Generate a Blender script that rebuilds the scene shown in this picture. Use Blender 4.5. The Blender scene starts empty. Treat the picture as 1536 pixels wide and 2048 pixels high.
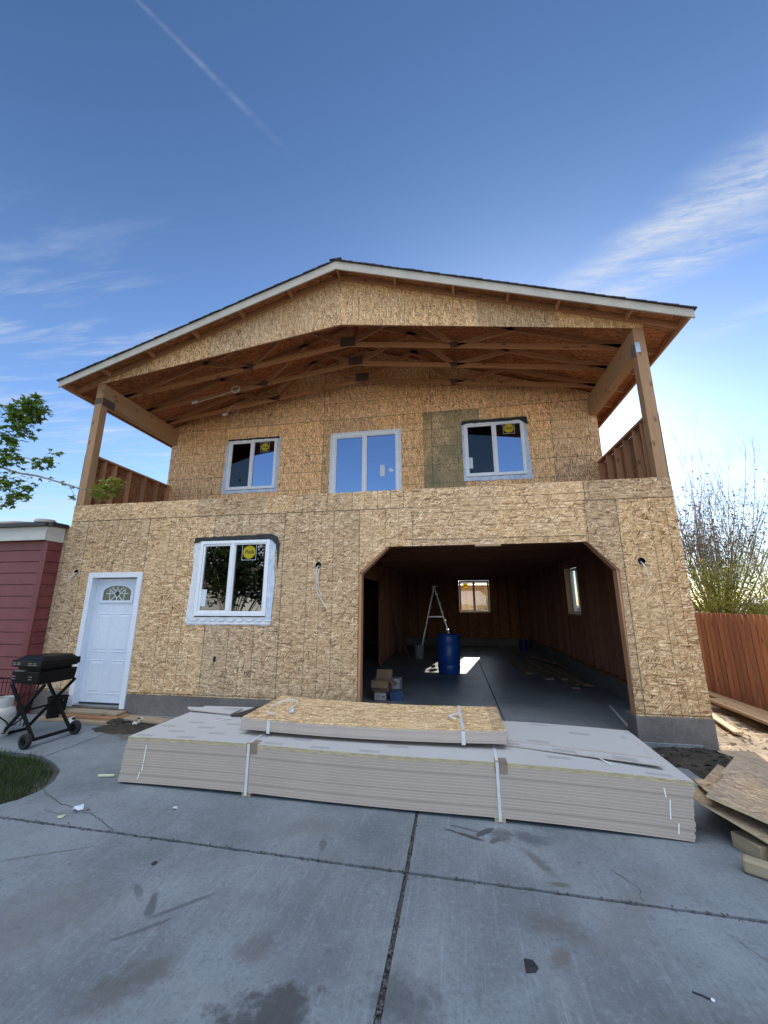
import bpy, bmesh, math, random
from mathutils import Vector, Matrix, noise as mnoise
from mathutils.geometry import tessellate_polygon
random.seed(7)
sc = bpy.context.scene
COL = sc.collection
rnd = random.random
def ru(a, b): return a + (b - a) * rnd()
V3 = Vector

# ------------------------------------------------------------------ materials
class NT:
    """small helper that writes shader nodes"""
    def __init__(s, tree): s.t = tree; s.n = tree.nodes; s.l = tree.links
    def new(s, typ, **kw):
        n = s.n.new(typ)
        for k, v in kw.items(): setattr(n, k, v)
        return n
    def put(s, sock, v):
        if isinstance(v, bpy.types.NodeSocket): s.l.new(v, sock)
        elif v is not None:
            try: sock.default_value = v
            except Exception: sock.default_value = (*v, 1) if len(v) == 3 else v
    def m(s, op, a, b=None, c=None, clamp=False):
        n = s.new('ShaderNodeMath', operation=op); n.use_clamp = clamp
        s.put(n.inputs[0], a); s.put(n.inputs[1], b); s.put(n.inputs[2], c)
        return n.outputs[0]
    def vm(s, op, a, b=None):
        n = s.new('ShaderNodeVectorMath', operation=op)
        s.put(n.inputs[0], a)
        if op == 'SCALE': s.put(n.inputs[3], b)
        else: s.put(n.inputs[1], b)
        return n.outputs[1] if op in ('DOT_PRODUCT', 'LENGTH', 'DISTANCE') else n.outputs[0]
    def mix(s, f, a, b, blend='MIX'):
        n = s.new('ShaderNodeMix', data_type='RGBA', blend_type=blend)
        n.clamp_factor = True
        s.put(n.inputs[0], f)
        s.put(n.inputs[6], (*a, 1) if isinstance(a, tuple) and len(a) == 3 else a)
        s.put(n.inputs[7], (*b, 1) if isinstance(b, tuple) and len(b) == 3 else b)
        return n.outputs[2]
    def mixf(s, f, a, b):
        n = s.new('ShaderNodeMix', data_type='FLOAT')
        s.put(n.inputs[0], f); s.put(n.inputs[2], a); s.put(n.inputs[3], b)
        return n.outputs[0]
    def noise(s, vec, scale=5, detail=3, rough=.5, dim='3D', out=0, dist=0):
        n = s.new('ShaderNodeTexNoise', noise_dimensions=dim)
        s.put(n.inputs['Vector'], vec); s.put(n.inputs['Scale'], scale); s.put(n.inputs['Detail'], detail)
        s.put(n.inputs['Roughness'], rough); s.put(n.inputs['Distortion'], dist)
        return n.outputs[out]
    def ss(s, x, a, b):
        n = s.new('ShaderNodeMapRange', interpolation_type='SMOOTHSTEP')
        s.put(n.inputs[0], x); s.put(n.inputs[1], a); s.put(n.inputs[2], b)
        return n.outputs[0]
    def ramp(s, x, stops):
        n = s.new('ShaderNodeValToRGB'); cr = n.color_ramp
        while len(cr.elements) < len(stops): cr.elements.new(.5)
        for e, (p, c) in zip(cr.elements, stops): e.position = p; e.color = (*c, 1)
        s.put(n.inputs[0], x); return n.outputs[0]
    def mapping(s, vec, loc=(0, 0, 0), rot=(0, 0, 0), scale=(1, 1, 1)):
        n = s.new('ShaderNodeMapping')
        s.put(n.inputs[0], vec); s.put(n.inputs[1], loc); s.put(n.inputs[2], rot); s.put(n.inputs[3], scale)
        return n.outputs[0]
    def sep(s, vec):
        n = s.new('ShaderNodeSeparateXYZ'); s.put(n.inputs[0], vec); return n.outputs
    def comb(s, x, y, z=0):
        n = s.new('ShaderNodeCombineXYZ'); s.put(n.inputs[0], x); s.put(n.inputs[1], y); s.put(n.inputs[2], z)
        return n.outputs[0]
    def coord(s, which='UV'):
        return s.new('ShaderNodeTexCoord').outputs[which]
    def bump(s, h, strength=.3, dist=.01):
        n = s.new('ShaderNodeBump'); s.put(n.inputs['Height'], h)
        n.inputs['Strength'].default_value = strength; n.inputs['Distance'].default_value = dist
        return n.outputs[0]

def mat(name):
    m = bpy.data.materials.new(name); m.use_nodes = True
    t = NT(m.node_tree); t.n.clear()
    t.out = t.new('ShaderNodeOutputMaterial')
    b = t.new('ShaderNodeBsdfPrincipled'); t.b = b
    t.l.new(b.outputs[0], t.out.inputs[0])
    return m, t
def setp(t, color=None, rough=None, metal=None, normal=None, spec=None):
    b = t.b
    if color is not None: t.put(b.inputs['Base Color'], (*color, 1) if isinstance(color, tuple) and len(color) == 3 else color)
    if rough is not None: t.put(b.inputs['Roughness'], rough)
    if metal is not None: t.put(b.inputs['Metallic'], metal)
    if normal is not None: t.put(b.inputs['Normal'], normal)
    if spec is not None: t.put(b.inputs['Specular IOR Level'], spec)
    t.b.id_data.nodes.active = t.b

def mottled(name, c1, c2, rough=.7, scale=6, metal=0, bump=.1, coordn='Object', spec=None, detail=4):
    m, t = mat(name)
    v = t.coord(coordn)
    n = t.noise(v, scale, detail, .6)
    f = t.noise(v, scale * 9, 3, .6)
    k = t.m('ADD', t.m('MULTIPLY', n, .7), t.m('MULTIPLY', f, .3))
    col = t.mix(t.ss(k, .33, .67), c1, c2)
    setp(t, col, t.mixf(n, rough - .08, min(1, rough + .08)), metal, t.bump(f, bump, .004), spec)
    return m

def osb_core(t, uv, vert=False, size=1.0):
    """oriented strand board: layers of long flat flakes at many angles. returns tone, edge"""
    w = t.noise(uv, 4.5, 2, .5, out=1)
    uvw = t.vm('ADD', uv, t.vm('SCALE', t.vm('SUBTRACT', w, (.5, .5, .5)), .05))
    tone = None; edge = None
    angs = [.05, .8, -.7, 1.4, -1.2, .35, -.35, .95, -.95, .02]
    thr = [0, .5, .5, .6, .58, .5, .5, .62, .62, .6]
    for i, (a, th) in enumerate(zip(angs, thr)):
        L = (.10, .085, .11, .07, .08, .10, .12, .07, .075, .09)[i] * size * .9; W = (.019, .016, .022, .015, .017, .018, .021, .014, .016, .013)[i] * size * .9
        mp = t.mapping(uvw, rot=(0, 0, a + (math.pi / 2 if vert else 0)), loc=(3.7 * i, 1.3 * i, 0))
        mp = t.vm('MULTIPLY', mp, (1 / L, 1 / W, 0))
        vo = t.new('ShaderNodeTexVoronoi', voronoi_dimensions='2D', feature='F1', distance='CHEBYCHEV')
        t.put(vo.inputs['Vector'], mp); vo.inputs['Scale'].default_value = 1
        s = t.sep(vo.outputs['Color'])
        dark = t.m('MULTIPLY', t.ss(vo.outputs['Distance'], .34, .58), t.ss(s[2], .25, .6))
        if tone is None: tone, edge = s[0], dark
        else:
            pres = t.m('GREATER_THAN', s[1], th)
            tone = t.mixf(pres, tone, s[0]); edge = t.mixf(pres, edge, dark)
    return tone, edge

def osb(name, vert=False, lines=None, tint=(1, 1, 1), weath=0.0, linestr=.85, sheet=(1.22, 2.44), off=(0, 0), size=1.0, green=0.0):
    m, t = mat(name)
    uv = t.coord('UV')
    tone, edge = osb_core(t, uv, vert, size)
    col = t.ramp(tone, [(0, (.13, .065, .03)), (.10, (.27, .155, .078)), (.22, (.50, .315, .165)), (.5, (.60, .39, .215)), (.74, (.68, .465, .27)), (.86, (.84, .61, .38)), (1, (.90, .71, .48))])
    col = t.mix(t.m('MULTIPLY', edge, .74), col, (.14, .075, .036))
    big = t.noise(uv, .9, 3, .6)
    col = t.mix(t.ss(big, .35, .7), col, t.mix(.35, col, (.56, .40, .24)))
    fine = t.noise(t.mapping(uv, scale=(60, 60, 1)), 3, 2, .6)
    col = t.mix(t.m('MULTIPLY', t.ss(fine, .5, .8), .25), col, (.25, .15, .08))
    u, v, _ = t.sep(uv)
    su = t.m('FLOOR', t.m('DIVIDE', t.m('SUBTRACT', u, off[0]), sheet[0])); sv = t.m('FLOOR', t.m('DIVIDE', t.m('SUBTRACT', v, off[1]), sheet[1]))
    wn = t.new('ShaderNodeTexWhiteNoise', noise_dimensions='2D'); t.put(wn.inputs['Vector'], t.comb(su, sv))
    hs = t.new('ShaderNodeHueSaturation')
    t.put(hs.inputs['Value'], t.m('ADD', .83, t.m('MULTIPLY', wn.outputs['Value'], .32)))
    t.put(hs.inputs['Saturation'], t.m('ADD', .92, t.m('MULTIPLY', t.sep(wn.outputs['Color'])[1], .16)))
    t.put(hs.inputs['Color'], col); col = hs.outputs['Color']
    if weath:
        wz = t.ss(t.noise(uv, 2.2, 4, .65), .3, .75)
        col = t.mix(t.m('MULTIPLY', wz, weath), col, (.23, .19, .15))
        col = t.mix(weath * .5, col, (.27, .23, .18))
    if green:
        gz = t.ss(t.noise(uv, 1.6, 4, .6), .25, .7)
        col = t.mix(t.m('MULTIPLY', gz, green), col, (.17, .17, .10))
    if lines:
        c = u if lines == 'v' else v
        per = sheet[0]; o0 = off[0] if lines == 'v' else off[1]
        wob = t.m('MULTIPLY', t.m('SUBTRACT', t.noise(uv, 3, 2), .5), .006)
        tot = None
        for o, wd, st in ((0, .0045, 1), (.2, .0028, .5), (.406, .0036, .85), (.488, .003, .45), (.61, .0035, .75), (.813, .0036, .85), (.975, .003, .5)):
            x = t.m('DIVIDE', t.m('ADD', t.m('SUBTRACT', c, o + o0), wob), per)
            d = t.m('MULTIPLY', t.m('ABSOLUTE', t.m('SUBTRACT', t.m('FRACT', t.m('ADD', x, .5)), .5)), per)
            k = t.m('MULTIPLY', t.m('SUBTRACT', 1, t.ss(d, wd * .6, wd * 2.2)), st)
            tot = k if tot is None else t.m('MAXIMUM', tot, k)
        brk = t.ss(t.noise(t.mapping(uv, scale=(3, 3, 1) ), 5, 3, .6), .3, .55)
        tot = t.m('MULTIPLY', tot, t.m('MULTIPLY', linestr, t.m('ADD', .35, t.m('MULTIPLY', brk, .65))))
        c2 = v if lines == 'v' else u
        x = t.m('DIVIDE', t.m('SUBTRACT', c2, off[1] if lines == 'v' else off[0]), sheet[1])
        d = t.m('MULTIPLY', t.m('ABSOLUTE', t.m('SUBTRACT', t.m('FRACT', t.m('ADD', x, .5)), .5)), sheet[1])
        tot = t.m('MAXIMUM', tot, t.m('MULTIPLY', t.m('SUBTRACT', 1, t.ss(d, .003, .008)), .8))
        col = t.mix(tot, col, (.065, .062, .03))
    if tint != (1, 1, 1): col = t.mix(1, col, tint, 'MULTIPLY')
    h = t.m('SUBTRACT', tone, edge)
    setp(t, col, .78, 0, t.bump(h, .22, .003), .3)
    return m

def lumber(name, c1=(.34, .165, .085), c2=(.50, .265, .145), rough=.7, knots=True, var=.35):
    m, t = mat(name)
    uv = t.coord('UV')
    u, v, _ = t.sep(uv)
    lo = t.noise(t.vm('MULTIPLY', uv, (.05, .05, 1)), 1.7, 1, .5)         # board to board
    warp = t.noise(t.vm('MULTIPLY', uv, (1.1, 4, 1)), 1.5, 2, .5)
    g = t.noise(t.comb(t.m('MULTIPLY', u, 1.2), t.m('ADD', t.m('MULTIPLY', v, 60), t.m('MULTIPLY', warp, 6))), 1, 4, .65)
    g2 = t.noise(t.comb(t.m('MULTIPLY', u, 9), t.m('MULTIPLY', v, 260)), 1, 2, .6)
    k = t.m('ADD', t.m('MULTIPLY', g, .75), t.m('MULTIPLY', g2, .25))
    col = t.mix(t.ss(k, .3, .7), c1, c2)
    hs = t.new('ShaderNodeHueSaturation')
    t.put(hs.inputs['Value'], t.m('ADD', 1 - var / 2, t.m('MULTIPLY', t.ss(lo, .3, .7), var))); t.put(hs.inputs['Color'], col)
    col = hs.outputs['Color']
    if knots:
        vo = t.new('ShaderNodeTexVoronoi', voronoi_dimensions='2D', feature='F1')
        t.put(vo.inputs['Vector'], t.comb(t.m('MULTIPLY', u, 1.9), t.m('MULTIPLY', v, 4.6))); vo.inputs['Scale'].default_value = 1
        d = t.m('SUBTRACT', 1, t.ss(vo.outputs['Distance'], .04, .13))
        d = t.m('MULTIPLY', d, t.m('GREATER_THAN', t.sep(vo.outputs['Color'])[0], .45))
        col = t.mix(t.m('MULTIPLY', d, .7), col, (.11, .05, .025))
    setp(t, col, rough, 0, t.bump(k, .15, .003), .3)
    return m

def concrete(name, base=(.25, .255, .26), marks=(), scale=1, broom=1.0, dark=.6, rough=(.62, .86)):
    m, t = mat(name)
    p = t.coord('Object')
    n1 = t.noise(p, .9 * scale, 5, .65); n2 = t.noise(p, 5 * scale, 5, .7); n3 = t.noise(p, 60, 3, .6)
    c = t.mix(t.ss(n1, .3, .72), tuple(x * .70 for x in base), tuple(x * 1.25 for x in base))
    c = t.mix(t.m('MULTIPLY', t.ss(n2, .45, .75), .35), c, tuple(x * 1.32 for x in base))
    c = t.mix(t.m('MULTIPLY', t.ss(n3, .5, .72), .5), c, tuple(x * .55 for x in base))
    br = t.m('ADD', t.m('MULTIPLY', t.noise(t.mapping(p, rot=(0, 0, .05), scale=(70, 1.6, 1)), 1, 4, .7), .6), t.m('MULTIPLY', t.noise(t.mapping(p, rot=(0, 0, -.06), scale=(22, .9, 1)), 1, 3, .7), .4))      # broom finish
    brk = t.ss(t.noise(p, 3.3, 4, .7), .32, .68)
    c = t.mix(t.m('MULTIPLY', t.ss(br, .48, .70), t.m('MULTIPLY', brk, .62 * broom)), c, tuple(x * 1.6 for x in base))
    c = t.mix(t.m('MULTIPLY', t.m('SUBTRACT', 1, t.ss(br, .30, .45)), t.m('MULTIPLY', brk, .5 * broom)), c, tuple(x * .6 for x in base))
    gr = t.noise(p, 34, 4, .75); c = t.mix(t.m('MULTIPLY', t.ss(gr, .52, .68), .5), c, tuple(x * 1.45 for x in base)); c = t.mix(t.m('MULTIPLY', t.m('SUBTRACT', 1, t.ss(gr, .32, .46)), .6), c, tuple(x * .62 for x in base))
    for rr, sc_ in ((.9, (45, 1.6, 1)), (-.65, (38, 1.3, 1)), (1.9, (50, 2.0, 1))):
        sr = t.noise(t.mapping(p, rot=(0, 0, rr), scale=sc_), 1, 3, .6)
        c = t.mix(t.m('MULTIPLY', t.ss(sr, .63, .72), .2 * broom), c, tuple(x * 1.75 for x in base))
    dust = t.noise(p, 1.7, 6, .75); c = t.mix(t.m('MULTIPLY', t.ss(dust, .5, .72), .35), c, tuple(x * q for x, q in zip(base, (1.6, 1.5, 1.4))))
    sp = t.noise(p, 14, 2, .5); c = t.mix(t.m('MULTIPLY', t.ss(sp, .66, .76), .5), c, tuple(x * .5 for x in base))
    wn = t.noise(p, 7, 4, .7)
    x, y, z = t.sep(p)
    for (mx, my, rx, ry, a, colr, st, soft) in marks:
        q = t.mapping(p, loc=(0, 0, 0)); q = t.vm('SUBTRACT', p, (mx, my, 0))
        q = t.mapping(q, rot=(0, 0, -a)); q = t.vm('MULTIPLY', q, (1 / rx, 1 / ry, 0))
        d = t.m('ADD', t.vm('LENGTH', q), t.m('MULTIPLY', t.m('SUBTRACT', wn, .5), 2.6))
        k = t.m('MULTIPLY', t.m('SUBTRACT', 1, t.ss(d, 1 - soft, 1 + soft * .3)), st)
        c = t.mix(k, c, colr)
    hb = t.m('ADD', t.m('MULTIPLY', br, .5), t.m('ADD', t.m('MULTIPLY', n3, .5), n2))
    setp(t, c, t.mixf(n2, rough[0], rough[1]), 0, t.bump(hb, .4, .008), .35)
    return m

def plain(name, col, rough=.5, metal=0, spec=None):
    m, t = mat(name); v = t.coord('Object')
    n = t.noise(v, 12, 4, .6)
    setp(t, t.mix(n, tuple(c * .86 for c in col), tuple(min(1, c * 1.1) for c in col)), t.mixf(n, max(.02, rough - .06), rough + .06), metal, None, spec)
    return m

def glass(name, refl, tint, gcol=(.93, .97, 1)):
    m, t = mat(name); t.n.remove(t.b)
    g = t.new('ShaderNodeBsdfGlossy'); g.inputs['Roughness'].default_value = .006
    g.inputs['Color'].default_value = (*gcol, 1)
    nz = t.noise(t.coord('Object'), 1.6, 2, .5)
    t.l.new(t.bump(nz, .05, .02), g.inputs['Normal'])
    tr = t.new('ShaderNodeBsdfTransparent'); tr.inputs['Color'].default_value = (*tint, 1)
    fr = t.new('ShaderNodeFresnel'); fr.inputs[0].default_value = 1.5
    mx = t.new('ShaderNodeMixShader')
    t.l.new(t.m('ADD', refl, t.m('MULTIPLY', fr.outputs[0], .8), clamp=True), mx.inputs[0])
    t.l.new(tr.outputs[0], mx.inputs[1]); t.l.new(g.outputs[0], mx.inputs[2])
    t.l.new(mx.outputs[0], t.out.inputs[0])
    return m

M = {}
# ------------------------------------------------------------------ geometry
class MB:
    def __init__(s): s.v = []; s.f = []; s.uv = []; s.mi = []; s.cur = 0
    def face(s, pts, uvs=None):
        i = len(s.v); s.v += [tuple(p) for p in pts]; s.f.append(tuple(range(i, i + len(pts))))
        s.uv.append(uvs or [(p[0], p[2]) for p in pts]); s.mi.append(s.cur); return s
    def hexa(s, c, off=None):
        """8 corners: bottom 0-3 then top 4-7 (ccw from above)"""
        c = [V3(p) for p in c]
        if off is None: off = (random.randrange(0, 400) * 1.37, random.randrange(0, 400) * 1.91)
        ax = [(c[1] - c[0]).length, (c[3] - c[0]).length, (c[4] - c[0]).length]
        k = ax.index(max(ax))
        for q in ((3, 2, 1, 0), (4, 5, 6, 7), (0, 1, 5, 4), (1, 2, 6, 5), (2, 3, 7, 6), (3, 0, 4, 7)):
            uv = []
            loc = []
            for j in q:
                lx = ax[0] if j in (1, 2, 5, 6) else 0; ly = ax[1] if j in (2, 3, 6, 7) else 0; lz = ax[2] if j > 3 else 0
                loc.append((lx, ly, lz))
            for l in loc:
                o = [l[a] for a in range(3) if a != k]
                uv.append((l[k] + off[0], o[0] + o[1] + off[1]))
            s.face([c[j] for j in q], uv)
        return s
    def box(s, c, size, rot=None, off=None):
        c = V3(c); hx, hy, hz = (x / 2 for x in size)
        R = rot if isinstance(rot, Matrix) else (Matrix.Rotation(rot, 3, 'Z') if rot else Matrix.Identity(3))
        P = [(-hx, -hy, -hz), (hx, -hy, -hz), (hx, hy, -hz), (-hx, hy, -hz), (-hx, -hy, hz), (hx, -hy, hz), (hx, hy, hz), (-hx, hy, hz)]
        return s.hexa([c + R @ V3(p) for p in P], off)
    def bb(s, x0, x1, y0, y1, z0, z1, off=None):
        return s.box(((x0 + x1) / 2, (y0 + y1) / 2, (z0 + z1) / 2), (x1 - x0, y1 - y0, z1 - z0), None, off)
    def beam(s, a, b, w, h, up=(0, 0, 1), cut=0):
        """bar from a to b, w across, h along up"""
        a = V3(a); b = V3(b); d = (b - a).normalized(); up = V3(up)
        sd = d.cross(up)
        if sd.length < 1e-4: sd = d.cross(V3((1, 0, 0)))
        sd.normalize(); u2 = sd.cross(d)
        sd = sd * w / 2; u2 = u2 * h / 2
        return s.hexa([a - sd - u2, b - sd - u2, b + sd - u2, a + sd - u2, a - sd + u2, b - sd + u2, b + sd + u2, a + sd + u2])
    def plate(s, outer, holes, o, U, Vv, N, th, uvo=(0, 0)):
        """flat sheet with holes: front face at o, body along N"""
        o, U, Vv, N = V3(o), V3(U), V3(Vv), V3(N)
        loops = [outer] + list(holes)
        bm = bmesh.new()
        es = []
        for lp in loops:
            vs = [bm.verts.new((p[0], p[1], 0)) for p in lp]
            for i in range(len(vs)): es.append(bm.edges.new((vs[i], vs[(i + 1) % len(vs)])))
        bmesh.ops.triangle_fill(bm, use_beauty=True, use_dissolve=False, edges=es)
        bm.normal_update()
        want = U.cross(Vv).dot(N) > 0        # front must face -N
        for f in bm.faces:
            pts = [v.co.copy() for v in f.verts]
            if (f.normal.z > 0) == want: pts.reverse()
            s.face([o + U * p.x + Vv * p.y for p in pts], [(p.x + uvo[0], p.y + uvo[1]) for p in pts])
            pts.reverse()
            s.face([o + U * p.x + Vv * p.y + N * th for p in pts], [(p.x + uvo[0], p.y + uvo[1]) for p in pts])
        bm.free()
        for k, lp in enumerate(loops):
            ar = sum(lp[i][0] * lp[(i + 1) % len(lp)][1] - lp[(i + 1) % len(lp)][0] * lp[i][1] for i in range(len(lp)))
            for i in range(len(lp)):
                a, b = lp[i], lp[(i + 1) % len(lp)]
                A = o + U * a[0] + Vv * a[1]; B = o + U * b[0] + Vv * b[1]
                q = [A, B, B + N * th, A + N * th]
                uv = [(a[0] + uvo[0], a[1] + uvo[1]), (b[0] + uvo[0], b[1] + uvo[1]), (b[0] + uvo[0] + .01, b[1] + uvo[1] + th), (a[0] + uvo[0] + .01, a[1] + uvo[1] + th)]
                flip = ((ar > 0) == (k == 0)) == want
                if not flip: q.reverse(); uv.reverse()
                s.face(q, uv)
        return s
    def tube(s, pts, r, n=8, cap=True):
        pts = [V3(p) for p in pts]
        rs = r if isinstance(r, (list, tuple)) else [r] * len(pts)
        rings = []; prev = None; L = 0
        i0 = len(s.v)
        for i, p in enumerate(pts):
            d = (pts[min(i + 1, len(pts) - 1)] - pts[max(i - 1, 0)])
            d = d.normalized() if d.length > 1e-9 else V3((0, 0, 1))
            if prev is None:
                ref = V3((0, 0, 1)) if abs(d.z) < .9 else V3((1, 0, 0)); x = d.cross(ref).normalized()
            else:
                x = prev - d * prev.dot(d)
                x = x.normalized() if x.length > 1e-6 else d.orthogonal().normalized()
            prev = x; y = d.cross(x)
            if i: L += (p - pts[i - 1]).length
            for k in range(n):
                a = 2 * math.pi * k / n
                s.v.append(tuple(p + (x * math.cos(a) + y * math.sin(a)) * rs[i]))
            rings.append(L)
        for i in range(len(pts) - 1):
            for k in range(n):
                k2 = (k + 1) % n
                s.f.append((i0 + i * n + k, i0 + i * n + k2, i0 + (i + 1) * n + k2, i0 + (i + 1) * n + k))
                s.uv.append([(rings[i], k / n), (rings[i], (k + 1) / n), (rings[i + 1], (k + 1) / n), (rings[i + 1], k / n)]); s.mi.append(s.cur)
        if cap:
            s.f.append(tuple(i0 + k for k in range(n))[::-1]); s.uv.append([(0, 0)] * n); s.mi.append(s.cur)
            b = i0 + (len(pts) - 1) * n
            s.f.append(tuple(b + k for k in range(n))); s.uv.append([(0, 0)] * n); s.mi.append(s.cur)
        return s
    def lathe(s, prof, c, n=24, rot=None, closed=False):
        """prof: list of (r, z)"""
        c = V3(c); R = rot or Matrix.Identity(3); i0 = len(s.v)
        for (r, z) in prof:
            for k in range(n):
                a = 2 * math.pi * k / n
                s.v.append(tuple(c + R @ V3((r * math.cos(a), r * math.sin(a), z))))
        for i in range(len(prof) - 1):
            for k in range(n):
                k2 = (k + 1) % n
                s.f.append((i0 + i * n + k, i0 + i * n + k2, i0 + (i + 1) * n + k2, i0 + (i + 1) * n + k))
                s.uv.append([(k / n, prof[i][1]), ((k + 1) / n, prof[i][1]), ((k + 1) / n, prof[i + 1][1]), (k / n, prof[i + 1][1])]); s.mi.append(s.cur)
        return s
    def blob(s, c, r, seed=0, amp=.25, nu=14, nv=9, freq=2.5):
        c = V3(c); i0 = len(s.v); r = V3(r)
        for j in range(nv + 1):
            th = math.pi * j / nv
            for k in range(nu):
                a = 2 * math.pi * k / nu
                d = V3((math.sin(th) * math.cos(a), math.sin(th) * math.sin(a), math.cos(th)))
                q = 1 + amp * mnoise.noise(d * freq + V3((seed * 7.1, seed * 3.3, 0))) * 2
                s.v.append(tuple(c + V3((d.x * r.x, d.y * r.y, d.z * r.z)) * q))
        for j in range(nv):
            for k in range(nu):
                k2 = (k + 1) % nu
                s.f.append((i0 + j * nu + k, i0 + (j + 1) * nu + k, i0 + (j + 1) * nu + k2, i0 + j * nu + k2))
                s.uv.append([(k, j), (k, j + 1), (k + 1, j + 1), (k + 1, j)]); s.mi.append(s.cur)
        return s
    def build(s, name, m, parent=None, label=None, smooth=False, bevel=0, loc=None, merge=True):
        off = V3((0, 0, 0)); p = parent
        while p is not None: off += p.location; p = p.parent
        if loc is not None: off = V3(loc)
        me = bpy.data.meshes.new(name)
        me.from_pydata([tuple(V3(v) - off) for v in s.v], [], s.f)
        uvl = me.uv_layers.new(name='UVMap')
        flat = []
        for q in s.uv:
            for a in q: flat += [a[0], a[1]]
        uvl.data.foreach_set('uv', flat)
        for mm in (m if isinstance(m, (list, tuple)) else [m]): me.materials.append(mm)
        if any(s.mi): me.polygons.foreach_set('material_index', s.mi)
        if merge:
            bm = bmesh.new(); bm.from_mesh(me)
            bmesh.ops.remove_doubles(bm, verts=bm.verts, dist=1e-5)
            bm.to_mesh(me); bm.free()
        if smooth: me.polygons.foreach_set('use_smooth', [True] * len(me.polygons))
        me.update()
        o = bpy.data.objects.new(name, me); COL.objects.link(o)
        if loc is not None: o.location = loc
        if parent: o.parent = parent
        if label: o['label'] = label
        if bevel:
            b = o.modifiers.new('edge', 'BEVEL'); b.width = bevel; b.segments = 2; b.limit_method = 'ANGLE'; b.angle_limit = math.radians(40)
        if smooth:
            try: me.set_sharp_from_angle(angle=math.radians(40))
            except Exception: pass
        return o

def tag(o, label, cat, group=None, kind=None):
    o['label'] = label; o['category'] = cat
    if group: o['group'] = group
    if kind: o['kind'] = kind
    return o
def thing(name, loc, label, cat, group=None):
    o = bpy.data.objects.new(name, None); COL.objects.link(o); o.location = loc; o.empty_display_size = .2
    return tag(o, label, cat, group)
def struct(o): o['kind'] = 'structure'; return o

def text_mesh(body, size, m, parent, name, origin, U, Vv, thick=.0006, shear=.3, label=None):
    cu = bpy.data.curves.new('lettering', 'FONT'); cu.body = body; cu.size = size; cu.align_x = 'CENTER'; cu.align_y = 'CENTER'
    cu.shear = shear; cu.extrude = thick; cu.offset = size * .012; cu.resolution_u = 3
    tmp = bpy.data.objects.new('lettering', cu); COL.objects.link(tmp)
    dg = bpy.context.evaluated_depsgraph_get(); dg.update()
    me = bpy.data.meshes.new_from_object(tmp.evaluated_get(dg))
    bpy.data.objects.remove(tmp)
    off = V3((0, 0, 0)); p = parent
    while p is not None: off += p.location; p = p.parent
    U, Vv = V3(U), V3(Vv); N = U.cross(Vv)
    for v in me.vertices: v.co = V3(origin) + U * v.co.x + Vv * v.co.y + N * v.co.z - off
    me.materials.clear(); me.materials.append(m); me.name = name
    o = bpy.data.objects.new(name, me); COL.objects.link(o); o.parent = parent
    return o

# ------------------------------------------------------------------ material set
M['osb_wall'] = osb('osb_wall', False, 'v', off=(-1.377, .37), sheet=(1.22, 2.745))
M['osb_band'] = osb('osb_band', False, None, off=(-6.62, 3.12))
M['osb_bandv'] = osb('osb_bandv', False, 'v', off=(-1.5, 2.9), linestr=.9)
M['osb_head'] = osb('osb_head', False, 'h', off=(-.55, 2.62), sheet=(1.22, 2.44))
M['osb_upper'] = osb('osb_upper', True, 'h', off=(-5.2, 3.34), tint=(1.34, 1.22, 1.11))
M['osb_gable'] = osb('osb_gable', True, 'v', off=(-1.85, 5.0), linestr=.35, tint=(1.0, .95, .88))
M['osb_green'] = osb('osb_green', True, 'h', off=(-5.2, 3.34), green=.75, tint=(.98, .98, .90))
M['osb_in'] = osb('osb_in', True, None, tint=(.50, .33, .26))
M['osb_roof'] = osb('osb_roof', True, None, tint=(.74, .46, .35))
M['osb_old'] = osb('osb_old', False, None, weath=.75, size=1.15)
M['osb_old2'] = osb('osb_old2', False, None, weath=.5, green=.5, size=1.15)
M['osb_new'] = osb('osb_new', False, None, tint=(.98, 1.03, 1.02))
M['lum'] = lumber('lumber')
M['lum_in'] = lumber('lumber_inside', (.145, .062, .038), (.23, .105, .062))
M['lum_dull'] = lumber('lumber_dull', (.24, .15, .095), (.36, .24, .16))
M['lum_post'] = lumber('lumber_post', (.32, .18, .095), (.43, .265, .15), var=.1)
M['lum_old'] = lumber('lumber_grey', (.27, .20, .13), (.38, .30, .20))
M['lum_sun'] = lumber('lumber_pale', (.38, .25, .14), (.50, .36, .21))
M['lum_green'] = lumber('lumber_treated', (.24, .20, .13), (.33, .28, .19), knots=False)
M['fence'] = lumber('fence_wood', (.37, .155, .075), (.58, .29, .155), var=.55)
M['fence_b'] = lumber('fence_wood_back', (.62, .36, .15), (.78, .50, .24), var=.4)
M['found'] = concrete('foundation_concrete', (.17, .155, .145), broom=.05)
M['floor'] = concrete('floor_concrete', (.215, .235, .255), broom=.9, rough=(.25, .55), marks=[(-.3, 2.6, .9, 1.6, .3, (.13, .12, .11), .5, .8), (.35, 4.0, .5, 1.3, .1, (.26, .25, .23), .4, .9), (1.3, 3.0, .6, 1.0, .2, (.13, .135, .15), .5, .9)])
tyre = (.045, .046, .05); oil = (.075, .064, .05)
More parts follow.
